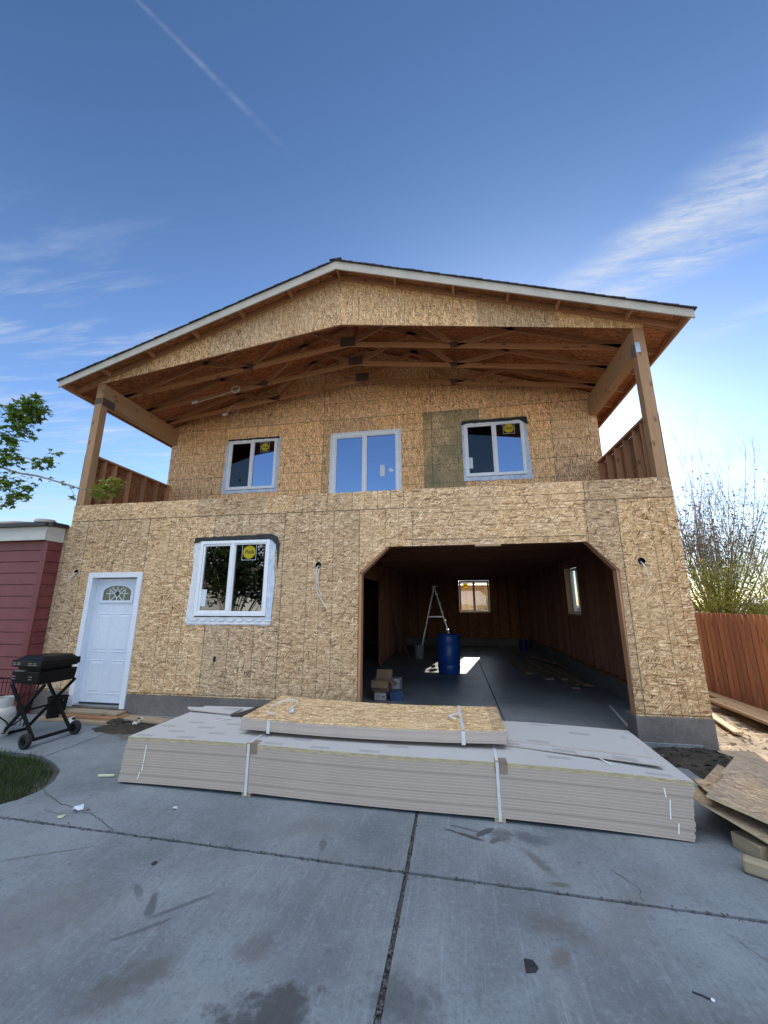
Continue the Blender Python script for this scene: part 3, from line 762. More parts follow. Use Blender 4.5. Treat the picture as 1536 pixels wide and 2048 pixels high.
b = MB(); jag(b, [(.305, 4.16), (1.68, 4.14), (1.67, 4.24), (.34, 4.24)], YB - .010, .005); jag(b, [(.315, 4.22), (.362, 4.22), (.362, 5.41), (.32, 5.41)], YB - .011, .005); jag(b, [(1.57, 4.23), (1.68, 4.16), (1.65, 4.8), (1.625, 5.40), (1.57, 5.42)], YB - .011, .005); b.build('flashing', M['wrapblue'], w3)
b = MB(); jag(b, [(.30, 5.40), (.45, 5.425), (1.50, 5.425), (1.60, 5.35), (1.665, 5.33), (1.66, 5.47), (1.60, 5.50), (.33, 5.495)], YB - .036, .005, .007); b.build('window_wrap', M['blackwrap'], w3)
# garage windows
wb = window(BW[0] + .01, BW[1] - .01, BW[2] + .01, BW[3] - .01, YE - .02, .85, ('clear', 'clear'), .04, sticker=(.52, 2.42, .11), depth=.03)
# right side window of the garage, lies in the x plane
f = MB(); y0, y1, z0, z1 = RW[0] + .01, RW[1] - .01, RW[2] + .01, RW[3] - .01
f.plate(rect(y0, y1, z0, z1), [rect(y0 + .05, (y0 + y1) / 2 - .025, z0 + .05, z1 - .05), rect((y0 + y1) / 2 + .025, y1 - .05, z0 + .05, z1 - .05)], (2.99, 0, 0), Y_, Z_, X_, .07)
wr = f.build('window', M['vinyl'], H)
MB().bb(3.028, 3.031, y0 + .04, y1 - .04, z0 + .04, z1 - .04).build('pane', M['clear'], wr)

# entry door
d = MB(); d.bb(-5.985, -5.095, .085, .125, .165, 2.115)
door = d.build('door', M['doorpaint'], H, bevel=.002)
fr = MB()
fr.plate([(-6.052, .13), (-5.965, .13), (-5.965, 2.125), (-5.115, 2.125), (-5.115, .13), (-5.028, .13), (-5.028, 2.21), (-6.052, 2.21)], [], (0, -.03, 0), X_, Z_, Y_, .03)
fr.bb(-5.998, -5.966, .001, .16, .13, 2.16); fr.bb(-5.114, -5.082, .001, .16, .13, 2.16); fr.bb(-5.965, -5.115, .001, .16, 2.126, 2.16)
fr.build('door_frame', M['doortrim'], door, bevel=.003)
th = MB(); th.bb(-5.99, -5.09, -.02, .16, .1285, .160); th.build('threshold', M['alu'], door, bevel=.003)
MB().bb(-5.95, -5.13, .078, .0845, .166, .182).build('door_sweep', M['blackpanel'], door)
def panel(mb, x0, x1, z0, z1, y=.085):
    """moulded panel: raised ring round a raised field"""
    def ring(a, b, ya, yb):
        pa = [(x0 + a, ya, z0 + a), (x1 - a, ya, z0 + a), (x1 - a, ya, z1 - a), (x0 + a, ya, z1 - a)]
        pb = [(x0 + b, yb, z0 + b), (x1 - b, yb, z0 + b), (x1 - b, yb, z1 - b), (x0 + b, yb, z1 - b)]
        for i in range(4):
            j = (i + 1) % 4; mb.face([pa[i], pa[j], pb[j], pb[i]])
        return pb
    ring(0, .012, y - .0005, y - .007); ring(.012, .026, y - .007, y - .001); p = ring(.026, .06, y - .001, y - .006)
    mb.face(p)
pm = MB()
for (a, b_) in ((-5.86, -5.585), (-5.495, -5.22)):
    panel(pm, a, b_, .93, 1.55); panel(pm, a, b_, .30, .82)
pm.build('door_panel', M['doorpaint'], door)
# fan light with leaded pattern
def arch(x0, x1, z0, z1, zs, n=14):
    pts = [(x0, z0), (x1, z0), (x1, zs)]
    xc, hw = (x0 + x1) / 2, (x1 - x0) / 2
    for k in range(1, n):
        a = math.pi * k / n; pts.append((xc + hw * math.cos(a), zs + (z1 - zs) * math.sin(a)))
    return pts + [(x0, zs)]
lx0, lx1, lz0, lz1, lzs = -5.85, -5.23, 1.715, 2.03, 1.90
lf = MB(); lf.plate(arch(lx0, lx1, lz0, lz1, lzs), [arch(lx0 + .045, lx1 - .045, lz0 + .04, lz1 - .035, lzs - .01)], (0, .066, 0), X_, Z_, Y_, .0185); lf.build('fanlight_frame', M['doorpaint'], door, bevel=.003)
lg = MB(); lg.plate(arch(lx0 + .04, lx1 - .04, lz0 + .035, lz1 - .03, lzs - .01), [], (0, .078, 0), X_, Z_, Y_, .003); lg.build('fanlight_glass', M['fanglass'], door)
ld = MB(); xc = -5.54; zc_ = 1.865
def lead(a, b_): ld.beam((a[0], .0755, a[1]), (b_[0], .0755, b_[1]), .010, .0065, (0, 1, 0))
dm = [(xc - .065, zc_), (xc, zc_ - .075), (xc + .065, zc_), (xc, zc_ + .075)]
for i in range(4): lead(dm[i], dm[(i + 1) % 4])
for s in (-1, 1):
    lead((xc + s * .065, zc_), (xc + s * .215, zc_)); lead((xc, zc_ + .075 if s > 0 else zc_ - .075), (xc, 1.98 if s > 0 else 1.755))
    lead((xc + s * .035, zc_ + .04), (xc + s * .11, 1.965)); lead((xc + s * .035, zc_ - .04), (xc + s * .11, 1.755)); lead((xc + s * .13, 1.755), (xc + s * .15, 1.95))
    lead((xc + s * .065, zc_), (xc + s * .13, zc_ + .06))
ld.build('leading', M['doortrim'], door)
MB().plate([(xc - .03, zc_), (xc, zc_ - .034), (xc + .03, zc_), (xc, zc_ + .034)], [], (0, .0755, 0), X_, Z_, Y_, .002).build('lead_diamond', M['void'], door)
MB().lathe([(.0, 0), (.016, 0), (.016, .012), (0, .012)], (-5.155, .078, 1.06), 14, Matrix.Rotation(math.pi / 2, 3, 'X')).build('lock_hole', M['void'], door)

# junction boxes and cables in the wall
for (x, z, r) in ((-6.338, 2.229, .042), (-2.012, 2.275, .046), (2.498, 2.251, .046)):
    bx = MB(); bx.lathe([(r * 1.02, -.003), (r * .9, -.003), (r * .9, .05), (0, .05)], (x, 0, z), 18, Matrix.Rotation(-math.pi / 2, 3, 'X'))
    bx.build('cable_box', M['void'], H)
def cable(pts, r=.005):
    P = [V3(p) for p in pts]; out = []
    for i in range(len(P) - 1):
        p0, p1, p2, p3 = P[max(i - 1, 0)], P[i], P[i + 1], P[min(i + 2, len(P) - 1)]
        for k in range(6):
            u = k / 6; out.append(.5 * ((2 * p1) + (p2 - p0) * u + (2 * p0 - 5 * p1 + 4 * p2 - p3) * u * u + (3 * p1 - p0 - 3 * p2 + p3) * u ** 3))
    out.append(P[-1]); return out
for pts in ([(-6.335, .04, 2.23), (-6.36, -.03, 2.19), (-6.42, -.035, 2.12), (-6.46, -.03, 2.04)], [(-6.34, .04, 2.225), (-6.38, -.03, 2.15), (-6.44, -.03, 2.10), (-6.455, -.02, 2.07)],
            [(-2.02, .04, 2.27), (-2.03, -.03, 2.2), (-2.025, -.02, 1.95), (-1.97, -.02, 1.8), (-1.84, -.03, 1.62)], [(-2.0, .04, 2.26), (-2.0, -.03, 2.15), (-1.995, -.02, 1.95), (-1.93, -.03, 1.81)],
            [(2.498, .04, 2.25), (2.50, -.04, 2.20), (2.52, -.05, 2.1), (2.535, -.04, 2.02)]):
    MB().tube(cable(pts), .0065, 7).build('cable', M['cable'], H, smooth=True)
MB().bb(-3.628, -3.587, .006, .04, .842, .918).build('outlet_box', M['void'], H)
MB().tube(cable([(2.86, YB - .02, 5.42), (2.84, YB - .03, 5.3), (2.86, YB - .02, 5.12), (2.87, YB - .02, 5.0)]), .006, 6).build('cable', M['cable'], H)
MB().tube(cable([(-6.46, YB - .05, 5.5), (-6.40, YB - .06, 5.46), (-6.47, YB - .03, 5.3), (-6.50, YB - .02, 5.2)]), .006, 6).build('cable', M['cable'], H)

# ------------------------------------------------------------------ loose coil of wire on the balcony trusses
cp = []
for k in range(60):
    a = k * .42; r = .09 + .02 * math.sin(k * .7)
    cp.append((-4.45 + r * math.cos(a), 1.19 - .004 * k / 60, 6.20 + r * .8 * math.sin(a)))
cp += [(-4.62, 1.18, 6.13), (-4.8, 1.18, 6.08), (-5.1, 1.2, 6.03), (-5.35, 1.2, 5.98)]
t = thing('cable_coil', (-4.5, 1.2, 6.15), 'thin white wire coiled against the balcony roof trusses with a taped end', 'cable')
MB().tube(cable(cp), .005, 5).build('wire', M['cable'], t, smooth=True)
MB().box((-5.40, 1.196, 5.985), (.13, .018, .055), Matrix.Rotation(-.15, 3, 'Y')).build('tag', M['paper'], t)
t = thing('cable_end', (-4.9, 1.8, 5.9), 'short dangling wire with white tag on the rear balcony truss', 'cable')
MB().tube(cable([(-5.0, 1.81, 6.0), (-4.9, 1.79, 6.15), (-4.75, 1.79, 6.12), (-4.72, 1.79, 6.0), (-4.80, 1.8, 5.94)]), .005, 5).build('wire', M['cable'], t, smooth=True)
MB().box((-5.05, 1.806, 5.975), (.12, .018, .055), Matrix.Rotation(-.12, 3, 'Y')).build('tag', M['paper'], t)

# ------------------------------------------------------------------ ground, driveway, soil
def grid_sheet(x0, x1, y0, y1, st, fz):
    mb = MB(); nx = max(1, int(round((x1 - x0) / st))); ny = max(1, int(round((y1 - y0) / st)))
    P = [[(x0 + (x1 - x0) * i / nx, y0 + (y1 - y0) * j / ny) for i in range(nx + 1)] for j in range(ny + 1)]
    base = len(mb.v)
    for j in range(ny + 1):
        for i in range(nx + 1):
            x, y = P[j][i]; mb.v.append((x, y, fz(x, y)))
    for j in range(ny):
        for i in range(nx):
            a = j * (nx + 1) + i
            mb.f.append((a, a + 1, a + nx + 2, a + nx + 1)); mb.uv.append([(0, 0)] * 4); mb.mi.append(0)
    return mb
g = MB(); g.face([(-400, -400, -.13), (400, -400, -.13), (400, 400, -.13), (-400, 400, -.13)])
struct(g.build('ground', M['soil_far']))
def soil_z(x, y):
    n = mnoise.fractal(V3((x * 1.3, y * 1.3, 0)), 1.0, 2.0, 5)
    return -.035 + .045 * n + .05 * max(0, mnoise.noise(V3((x * 3.1, y * 3.1, 4))))
struct(grid_sheet(2.36, 16, -9, 17.5, .09, lambda x, y: soil_z(x, y) + (.0 if x > 3.05 or y < -.02 else -.06)).build('soil', M['soil'], smooth=True))
def dark_z(x, y):
    u = (x - 2.62) / .62; v = (y + .22) / .60; d = u * u + v * v
    return -.055 + .085 * max(0, 1 - d) ** .5 + .03 * mnoise.fractal(V3((x * 6, y * 6, 1)), 1, 2, 4) if d < 1 else -.13
dk = grid_sheet(1.95, 3.28, -.90, -.012, .03, dark_z)
struct(dk.build('damp_soil', M['soil_dark'], smooth=True))
# driveway slabs with open joints
A = lambda x: -2.765 - .032 * x
def slab(poly, th=.1, amp=.0035, name='driveway'):
    mb = MB(); out = []
    for i in range(len(poly)):
        a, b_ = V3((*poly[i], 0)), V3((*poly[(i + 1) % len(poly)], 0))
        n = max(1, int((b_ - a).length / .045)) if (b_ - a).length < 6 else 40
        for k in range(n):
            p = a.lerp(b_, k / n); out.append((p.x + ru(-amp, amp), p.y + ru(-amp, amp)))
    mb.plate(out, [], (0, 0, 0), X_, Y_, (0, 0, -1), th)
    return mb
g_ = .013
pieces = [
    [(-4.667, -.03), (-4.667, -1.50), (-4.40, -1.62), (-4.14, -1.775), (-3.95, -2.0), (-3.87, -2.2), (-3.90, -2.38), (-4.04, A(-4.04) + g_), (-.372 - g_, A(-.372) + g_), (-.362 - g_, -.03)],
    [(-.360 + g_, -.03), (-.370 + g_, A(-.37) + g_), (2.36, A(2.36) + g_), (2.36, -.03)],
    [(-4.05, A(-4.05) - g_), (-4.6, -3.6), (-8, -9.5), (-.44 - g_, -9.5), (-.374 - g_, A(-.374) - g_)],
    [(-.374 + g_, A(-.374) - g_), (-.44 + g_, -9.5), (2.36, -9.5), (2.36, A(2.36) - g_)],
]
dr = slab(pieces[0])
for p in pieces[1:]:
    q = slab(p); n0 = len(dr.v); dr.v += q.v; dr.f += [tuple(i + n0 for i in f) for f in q.f]; dr.uv += q.uv; dr.mi += q.mi
drive = struct(dr.build('driveway', M['drive'], bevel=0))
jt = MB(); jt.face([(-8, -9.5, -.017), (2.36, -9.5, -.017), (2.36, -.03, -.017), (-4.7, -.03, -.017), (-4.7, -1.5, -.017), (-3.9, -2.3, -.017)])
struct(jt.build('driveway_joint', M['joint']))
wk = slab([(-9.5, -1.40), (-5.2, -1.44), (-4.86, -1.46), (-4.683, -1.49), (-4.683, -.03), (-9.5, -.03)])
struct(wk.build('walkway', M['drive']))
# crumbs of old sealant along the joints: small lumps
cr = MB()
for k in range(700):
    if k % 5 < 3: x = ru(-4, 2.3); p = (x, A(x) + random.gauss(0, .011), ru(-.004, .002))
    else: y = ru(-5, -1.9); p = (-.37 + (y + 2.7) * .012 + random.gauss(0, .010), y, ru(-.004, .002))
    s = ru(.003, .010); cr.blob(p, (s, s, s * .6), k, .3, 5, 3)
o = cr.build('joint_gravel', M['crack'], merge=False); o['kind'] = 'stuff'; o['label'] = 'crumbs of dirt along the driveway joints'
def crack(pts, w):
    mb = MB(); P = []
    for i in range(len(pts) - 1):
        a, b_ = V3((*pts[i], 0)), V3((*pts[i + 1], 0)); n = max(2, int((b_ - a).length / .03))
        for k in range(n):
            p = a.lerp(b_, k / n); P.append(p + V3((ru(-.009, .009), ru(-.009, .009), 0)))
    for i in range(len(P) - 1):
        d = (P[i + 1] - P[i]).normalized(); s = V3((-d.y, d.x, 0)) * w
        k0 = ru(.3, 1); k1 = ru(.3, 1)
        mb.face([tuple(P[i] - s * k0)[:2] + (.0028,), tuple(P[i + 1] - s * k1)[:2] + (.0028,), tuple(P[i + 1] + s * k1)[:2] + (.0028,), tuple(P[i] + s * k0)[:2] + (.0028,)])
    return mb
for pts, w in (([(-3.88, -2.18), (-3.5, -2.36), (-3.1, -2.46), (-2.85, -2.55), (-2.62, -2.67)], .006), ([(-3.0, -2.45), (-3.3, -2.52), (-3.5, -2.49)], .003),
               ([(.95, -2.5), (1.05, -2.65), (1.02, -2.8)], .003), ([(-2.62, -2.67), (-2.45, -2.7)], .004)):
    struct(crack(pts, w).build('driveway_crack', M['crack']))
# lawn corner
gp_ = [(-9.5, -1.46), (-5.2, -1.50), (-4.86, -1.52), (-4.66, -1.56), (-4.40, -1.67), (-4.16, -1.83), (-3.97, -2.05), (-3.90, -2.22), (-3.93, -2.38), (-4.06, -2.66), (-4.65, -3.64), (-8, -9.5), (-9.5, -9.5)]
lw = MB(); lw.plate(gp_, [], (0, 0, -.02), X_, Y_, (0, 0, -1), .05); struct(lw.build('lawn_soil', M['soil_dark']))
def inpoly(x, y, P):
    c = False; j = len(P) - 1
    for i in range(len(P)):
        if (P[i][1] > y) != (P[j][1] > y) and x < (P[j][0] - P[i][0]) * (y - P[i][1]) / (P[j][1] - P[i][1]) + P[i][0]: c = not c
        j = i
    return c
gb = MB(); cnt = 0
while cnt < 15000:
    x, y = ru(-6.6, -3.86), ru(-4.3, -1.45)
    if not inpoly(x, y, gp_): continue
    dens = mnoise.noise(V3((x * 4, y * 4, 2)))
    if dens < -.25 and rnd() < .6: continue
    cnt += 1
    h = ru(.035, .095) * (1 + .6 * dens); a = ru(0, 6.28); w = ru(.002, .004); lean = ru(.0, .05); b_ = ru(0, 6.28)
    dx, dy = math.cos(a) * w, math.sin(a) * w; lx, ly = math.cos(b_) * lean, math.sin(b_) * lean
    r_ = (ru(0, 99), ru(0, 99))
    gb.face([(x - dx, y - dy, -.02), (x + dx, y + dy, -.02), (x + lx * .5 + dx * .7, y + ly * .5 + dy * .7, h * .6 - .02), (x + lx, y + ly, h - .02), (x + lx * .5 - dx * .7, y + ly * .5 - dy * .7, h * .6 - .02)], [r_] * 5)
gr_ = gb.build('grass', M['grass'], merge=False); gr_['kind'] = 'stuff'; gr_['label'] = 'dark green grass at the edge of the driveway'; gr_['category'] = 'grass'

# ------------------------------------------------------------------ the red neighbour at the left
RH = thing('red_house', (-9, 2, 0), 'low house with dark red lap siding and pale fascia joined to the new building', 'house')
XR_, YF = -6.72, -.24
sd = MB()
for k in range(14):
    z = .12 + k * .19
    sd.hexa([(-13, YF - .013, z), (XR_ - .10, YF - .013, z), (XR_ - .10, YF + .02, z), (-13, YF + .02, z), (-13, YF - .004, z + .178), (XR_ - .10, YF - .004, z + .178), (XR_ - .10, YF + .02, z + .178), (-13, YF + .02, z + .178)])
    sd.hexa([(XR_ - .02, YF + .002, z), (XR_ + .011, YF + .002, z), (XR_ + .011, -.02, z), (XR_ - .02, -.02, z), (XR_ - .02, YF + .002, z + .180), (XR_ + .002, YF + .002, z + .180), (XR_ + .002, -.02, z + .180), (XR_ - .02, -.02, z + .180)])
sd.build('siding', M['red'], RH)
MB().bb(XR_ - .105, XR_ + .012, YF - .022, YF + .0015, .10, 2.78).build('corner_trim', M['red2'], RH, bevel=.003)
MB().bb(-13, XR_ - .012, YF + .021, 6, 0, 2.78).build('wall', M['red2'], RH)
MB().bb(-13, XR_ - .003, YF - .004, YF + .02, -.05, .118).build('foundation', M['found'], RH)
MB().bb(-13, XR_ + .02, -.345, -.32, 2.745, 2.975).build('fascia', M['trimwhite'], RH, bevel=.003)
f = MB(); f.hexa([(XR_ - .003, -.318, 2.74), (XR_ + .021, -.318, 2.74), (XR_ + .021, -.015, 2.735), (XR_ - .003, -.015, 2.735), (XR_ - .003, -.318, 2.975), (XR_ + .021, -.318, 2.975), (XR_ + .021, -.015, 3.0), (XR_ - .003, -.015, 3.0)])
f.build('fascia', M['trimwhite'], RH, bevel=.003)
MB().bb(-13, XR_ - .004, -.318, YF + .5, 2.785, 2.80).build('soffit', M['trimwhite'], RH)
rr = MB()
E0, E1, T1, T0 = (-13, -.40, 2.985), (XR_ + .06, -.40, 2.985), (-9.2, 1.0, 3.40), (-13, 1.0, 3.40)
E2 = (XR_ + .06, 6, 2.985); T2 = (-9.2, 6, 3.40)
up = lambda p, d=.035: (p[0], p[1], p[2] + d)
for q in ([E0, E1, T1, T0], [E1, E2, T2, T1]):
    rr.face([up(p) for p in q], [(p[0], p[1]) for p in q]); rr.face(q[::-1])
rr.face([E0, E1, up(E1), up(E0)]); rr.face([E1, E2, up(E2), up(E1)]); rr.face([T0, T1, T2, (-13, 6, 3.40)])
rr.build('roof', M['shingle_brown'], RH)
MB().bb(-13, XR_ + .062, -.415, -.36, 2.976, 3.034).build('shadow_drip_edge', M['blackpanel'], RH)  # drip edge made tall and black as the shadow gap under the shingles
MB().bb(XR_ - .15, -6.64, -.30, -.02, 3.0, 3.055).build('flashing', M['blackpanel'], RH)
v = MB(); v.lathe([(0, .14), (.15, .13), (.17, .10), (.17, .07), (.11, .05), (.11, -.25), (0, -.25)], (-7.62, .35, 3.13), 20); v.build('roof_vent', M['ventgrey'], RH, smooth=True)

# ------------------------------------------------------------------ siding panels strapped in a stack in front of the garage
def primer(name, c1, c2, stamps=False):
    m, t = mat(name); uv = t.coord('UV'); p = t.coord('Object')
    n = t.noise(p, 1.5, 4, .6); n2 = t.noise(t.mapping(uv, scale=(3, 60, 1)), 2, 3, .6)
    c = t.mix(t.m('ADD', t.m('MULTIPLY', n, .6), t.m('MULTIPLY', n2, .4)), c1, c2)
    if stamps:
        u, w, _ = t.sep(uv)
        row = t.m('FLOOR', t.m('DIVIDE', w, .155)); fx = t.m('ADD', u, t.m('MULTIPLY', row, .23))
        a = t.m('FRACT', t.m('DIVIDE', fx, .46)); b_ = t.m('FRACT', t.m('DIVIDE', w, .155))
        k = t.m('MULTIPLY', t.m('MULTIPLY', t.ss(a, .10, .12), t.m('SUBTRACT', 1, t.ss(a, .50, .53))), t.m('MULTIPLY', t.ss(b_, .2, .23), t.m('SUBTRACT', 1, t.ss(b_, .55, .58))))
        wn = t.new('ShaderNodeTexWhiteNoise', noise_dimensions='2D'); t.put(wn.inputs['Vector'], t.comb(t.m('FLOOR', t.m('DIVIDE', fx, .46)), row))
        k = t.m('MULTIPLY', k, t.m('GREATER_THAN', wn.outputs['Value'], .45))
        c = t.mix(t.m('MULTIPLY', k, .55), c, tuple(x * .62 for x in c1))
    setp(t, c, .6, 0, t.bump(n2, .1, .002), .35)
    return m
M['primer'] = primer('siding_primer', (.41, .405, .405), (.50, .495, .495), True)
M['edge'] = primer('siding_edge', (.37, .315, .28), (.50, .435, .39))
M['edge3'] = primer('siding_edge_light', (.415, .35, .30), (.54, .455, .39))
M['edge4'] = primer('siding_edge_mid', (.36, .30, .25), (.47, .395, .335))
M['edge2'] = primer('siding_edge_dark', (.28, .235, .205), (.38, .325, .29))
def edgeosb(name):
    m, t = mat(name); uv = t.coord('UV')
    n = t.noise(t.mapping(uv, scale=(14, 160, 1)), 1, 3, .6)
    c = t.ramp(n, [(.3, (.26, .22, .15)), (.5, (.45, .38, .23)), (.7, (.62, .55, .36))]); setp(t, c, .8, 0, t.bump(n, .2, .003)); return m
M['edge_osb'] = edgeosb('strand_edge')
ST = thing('siding_stack', (-.8, -1.4, 0), 'knee high strapped stack of long grey siding panels across the garage front', 'panel stack')
ang = -.0256
ca, sa = math.cos(ang), math.sin(ang)
FL = V3((-3.25, -1.955, 0))           # front left corner on the ground
def sp(u, w, z): return V3((FL.x + u * ca - w * sa, FL.y + u * sa + w * ca, z))
def sag(u):
    a, b_ = 1.33, 3.50
    if u < a: return -.016 * ((a - u) / 1.33) ** 2
    if u > b_: return -.030 * ((u - b_) / 1.45) ** 2
    return -.010 * math.sin(math.pi * (u - a) / (b_ - a))
def board(Lx, Wd, th, du, dw, z, fz, place, mats, n=26, rise=0):
    mb = MB(); oz = (random.randrange(50) * 1.7, random.randrange(50) * 2.3)
    for i in range(n):
        u0, u1 = Lx * i / n, Lx * (i + 1) / n
        c = []
        for dz in (0, th):
            for (u, w) in ((u0, 0), (u1, 0), (u1, Wd), (u0, Wd)):
                c.append(place(u + du, w + dw, z + dz + fz(u + du)))
        mb.cur = 0
        mb.face([c[4], c[5], c[6], c[7]], [(u0, 0), (u1, 0), (u1, Wd), (u0, Wd)]); mb.face([c[3], c[2], c[1], c[0]], [(u0, Wd), (u1, Wd), (u1, 0), (u0, 0)])
        mb.cur = 1
        mb.face([c[0], c[1], c[5], c[4]], [(u0 + oz[0], oz[1]), (u1 + oz[0], oz[1]), (u1 + oz[0], oz[1] + th), (u0 + oz[0], oz[1] + th)])
        mb.face([c[2], c[3], c[7], c[6]], [(u1 + oz[0], oz[1]), (u0 + oz[0], oz[1]), (u0 + oz[0], oz[1] + th), (u1 + oz[0], oz[1] + th)])
        if i == 0: mb.face([c[3], c[0], c[4], c[7]], [(oz[0], oz[1]), (oz[0] + Wd, oz[1]), (oz[0] + Wd, oz[1] + th), (oz[0], oz[1] + th)])
        if i == n - 1: mb.face([c[1], c[2], c[6], c[5]], [(oz[0], oz[1]), (oz[0] + Wd, oz[1]), (oz[0] + Wd, oz[1] + th), (oz[0], oz[1] + th)])
    return mb
NB = 37; TH = .0108; Z0 = .036
skew = 0
for k in range(NB):
    if k % 6 == 0: skew = ru(-.006, .006)
    f = k / NB
    du = -.03 + .05 * f + skew + ru(-.004, .004); dw = ru(-.001, .001)
    e = 'edge_osb' if k >= NB - 3 else ('edge2' if k in (6, 13, 26) else ('edge3', 'edge4')[k % 2])
    board(4.95, 1.215, TH - .0016, du, dw, Z0 + k * TH, sag, sp, None).build('panel', [M['primer'], M[e]], ST)
ZT = Z0 + NB * TH
for u in (1.33, 3.55):
    bl = MB(); bl.box(sp(u, .60, .0175), (.085, 1.19, .034), ang); bl.build('runner', M['lum_green'], ST)
    s = MB(); w = .0125
    s.box(sp(u, -.0075, (ZT + .03) / 2 - .006), (w * 2, .003, ZT - .01), ang)
    s.box(sp(u, .60, ZT + .004), (w * 2, 1.2, .003), ang); s.build('strap', M['strap'], ST)
    g = MB(); g.box(sp(u + .03, -.0045, ZT - .035), (.10, .004, .09), ang); g.box(sp(u + .03, .04, ZT + .001), (.10, .10, .003), ang); g.build('corner_guard', M['guard'], ST)
def Lmark(mb, pts, w=.0045):
    for a, b_ in zip(pts, pts[1:]): mb.beam(sp(a[0], -.0055, a[1]), sp(b_[0], -.0055, b_[1]), .001, w * 2, (1, 0, 0))
for q in ([(.245, .355), (.238, .27), (.232, .20)], [(.232, .19), (.225, .13)], [(.205, .12), (.19, .055)], [(4.76, .345), (4.765, .285)], [(4.79, .27), (4.78, .20), (4.775, .14)], [(4.825, .12), (4.815, .05)]):
    mk = MB(); Lmark(mk, q); mk.build('edge_mark', M['chalk'], ST)
for q, r_ in ((sp(.55, .55, ZT + .0012), sp(.78, .80, ZT + .0012)), (sp(4.45, .12, ZT + .0012), sp(4.3, .50, ZT + .0012))): MB().beam(q, r_, .012, .001).build('chalk_line', M['chalk'], ST)
# loose pieces on the stack
def quadsheet(P, th, mats, name, label, cat, group=None, nu=6, warp=0):
    P = [V3(p) for p in P]; mb = MB(); n = nu
    oz = (random.randrange(50) * 1.7, random.randrange(50) * 2.3)
    def at(u, w, dz):
        p = P[0].lerp(P[1], u).lerp(P[3].lerp(P[2], u), w)
        return V3((p.x, p.y, p.z + dz + warp * math.sin(u * 2.6) * math.sin(w * 2 + 1)))
    Lu, Lw = (P[1] - P[0]).length, (P[3] - P[0]).length
    for i in range(n):
        for j in range(n):
            q = [(i / n, j / n), ((i + 1) / n, j / n), ((i + 1) / n, (j + 1) / n), (i / n, (j + 1) / n)]
            uv = [(a * Lu + oz[0], b_ * Lw + oz[1]) for a, b_ in q]
            mb.cur = 0; mb.face([at(a, b_, th) for a, b_ in q], uv); mb.face([at(a, b_, 0) for a, b_ in q[::-1]], uv[::-1])
    mb.cur = 1
    for i in range(n):
        for (a, b_) in (((i / n, 0), ((i + 1) / n, 0)), ((1, i / n), (1, (i + 1) / n)), ((1 - i / n, 1), (1 - (i + 1) / n, 1)), ((0, 1 - i / n), (0, 1 - (i + 1) / n))):
            t0 = i / n
            mb.face([at(*a, 0), at(*b_, 0), at(*b_, th), at(*a, th)], [(t0 + oz[0], oz[1]), (t0 + 1 / n + oz[0], oz[1]), (t0 + 1 / n + oz[0], oz[1] + th), (t0 + oz[0], oz[1] + th)])
    c = sum(P, V3()) / 4
    o = mb.build(name, mats, None, loc=c); return tag(o, label, cat, group)
quadsheet([(-.35, -1.47, ZT + .004), (1.60, -1.935, ZT + .002), (1.585, -1.20, ZT + .000), (-.35, -.98, ZT + .004)], .0115, [M['primer'], M['edge']], 'siding_sheet', 'loose grey siding panel lying skewed on the right half of the stack', 'panel')
quadsheet([(-.35, -1.40, ZT + .0165), (1.57, -1.80, ZT + .0145), (1.55, -1.17, ZT + .0125), (-.35, -.93, ZT + .0165)], .0115, [M['primer'], M['edge']], 'siding_sheet', 'uppermost narrower grey panel behind the strapped strand board bundle', 'panel')
quadsheet([(-3.22, -1.045, ZT + .003), (-2.61, -1.15, ZT + .003), (-2.60, -.89, ZT + .003), (-3.32, -.945, ZT + .003)], .012, [M['primer'], M['edge']], 'siding_offcut', 'short grey siding offcut on the back left of the stack', 'panel')
quadsheet([(-2.58, -1.21, ZT + .004), (-1.7, -1.16, ZT + .010), (-1.7, -.62, ZT + .012), (-2.24, -.55, ZT + .05)], .012, [M['blackpanel'], M['blackpanel']], 'black_sheet', 'thin black panel sticking out under the strapped strand board bundle', 'panel')
# strapped bundle of strand board
OB = thing('strand_board_bundle', (-.85, -1.3, ZT), 'strapped bundle of pale strand board sheets lying on the siding stack', 'board bundle')
def op(u, w, z): return V3((-2.14 + u * 1.0, -1.775 + w - .0 * u - .04 * u * w, z))
osag = lambda u: .028 * ((u - 1.28) / 1.28) ** 2 - .008
for k in range(9):
    board(2.555 + ru(-.006, .006), .96, .0112, ru(-.006, .006), ru(-.004, .004), ZT + .034 + k * .0114, osag, op, None, 20).build('sheet', [M['osb_new'], M['edge']], OB)
zt2 = ZT + .034 + 9 * .0114
for u, in ((.30,), (2.18,)):
    s = MB(); s.box(op(u, -.0065, ZT + .085), (.034, .003, .115)); 
    if u > 1: s.beam(op(u, 0, zt2 + .013), op(u - .02, .55, zt2 + .012), .03, .003); s.beam(op(u - .02, .55, zt2 + .012), op(u - .03, .95, zt2 + .012), .03, .003)
    s.build('strap', M['strap'], OB)
s = MB(); 
def ribbon(mb, pts, w):
    for a, b_ in zip(pts, pts[1:]): mb.beam(a, b_, w, .003, (0, 0, 1))
lp_ = [op(.30 + .14 * math.cos(a) - .02, .38 + .20 * math.sin(a), zt2 + .045 + .030 * math.sin(a * 1.0 + .6)) for a in [x * .3 - .6 for x in range(19)]]
s.tube(lp_, .007, 6); s.build('strap', M['strap'], OB, smooth=True)
s = MB(); s.tube([op(2.10 + .06 * math.cos(a), .40 + .09 * math.sin(a), zt2 + .03 + .012 * math.sin(a * 2)) for a in [x * .45 for x in range(12)]], .008, 6); s.build('strap', M['strap'], OB, smooth=True)
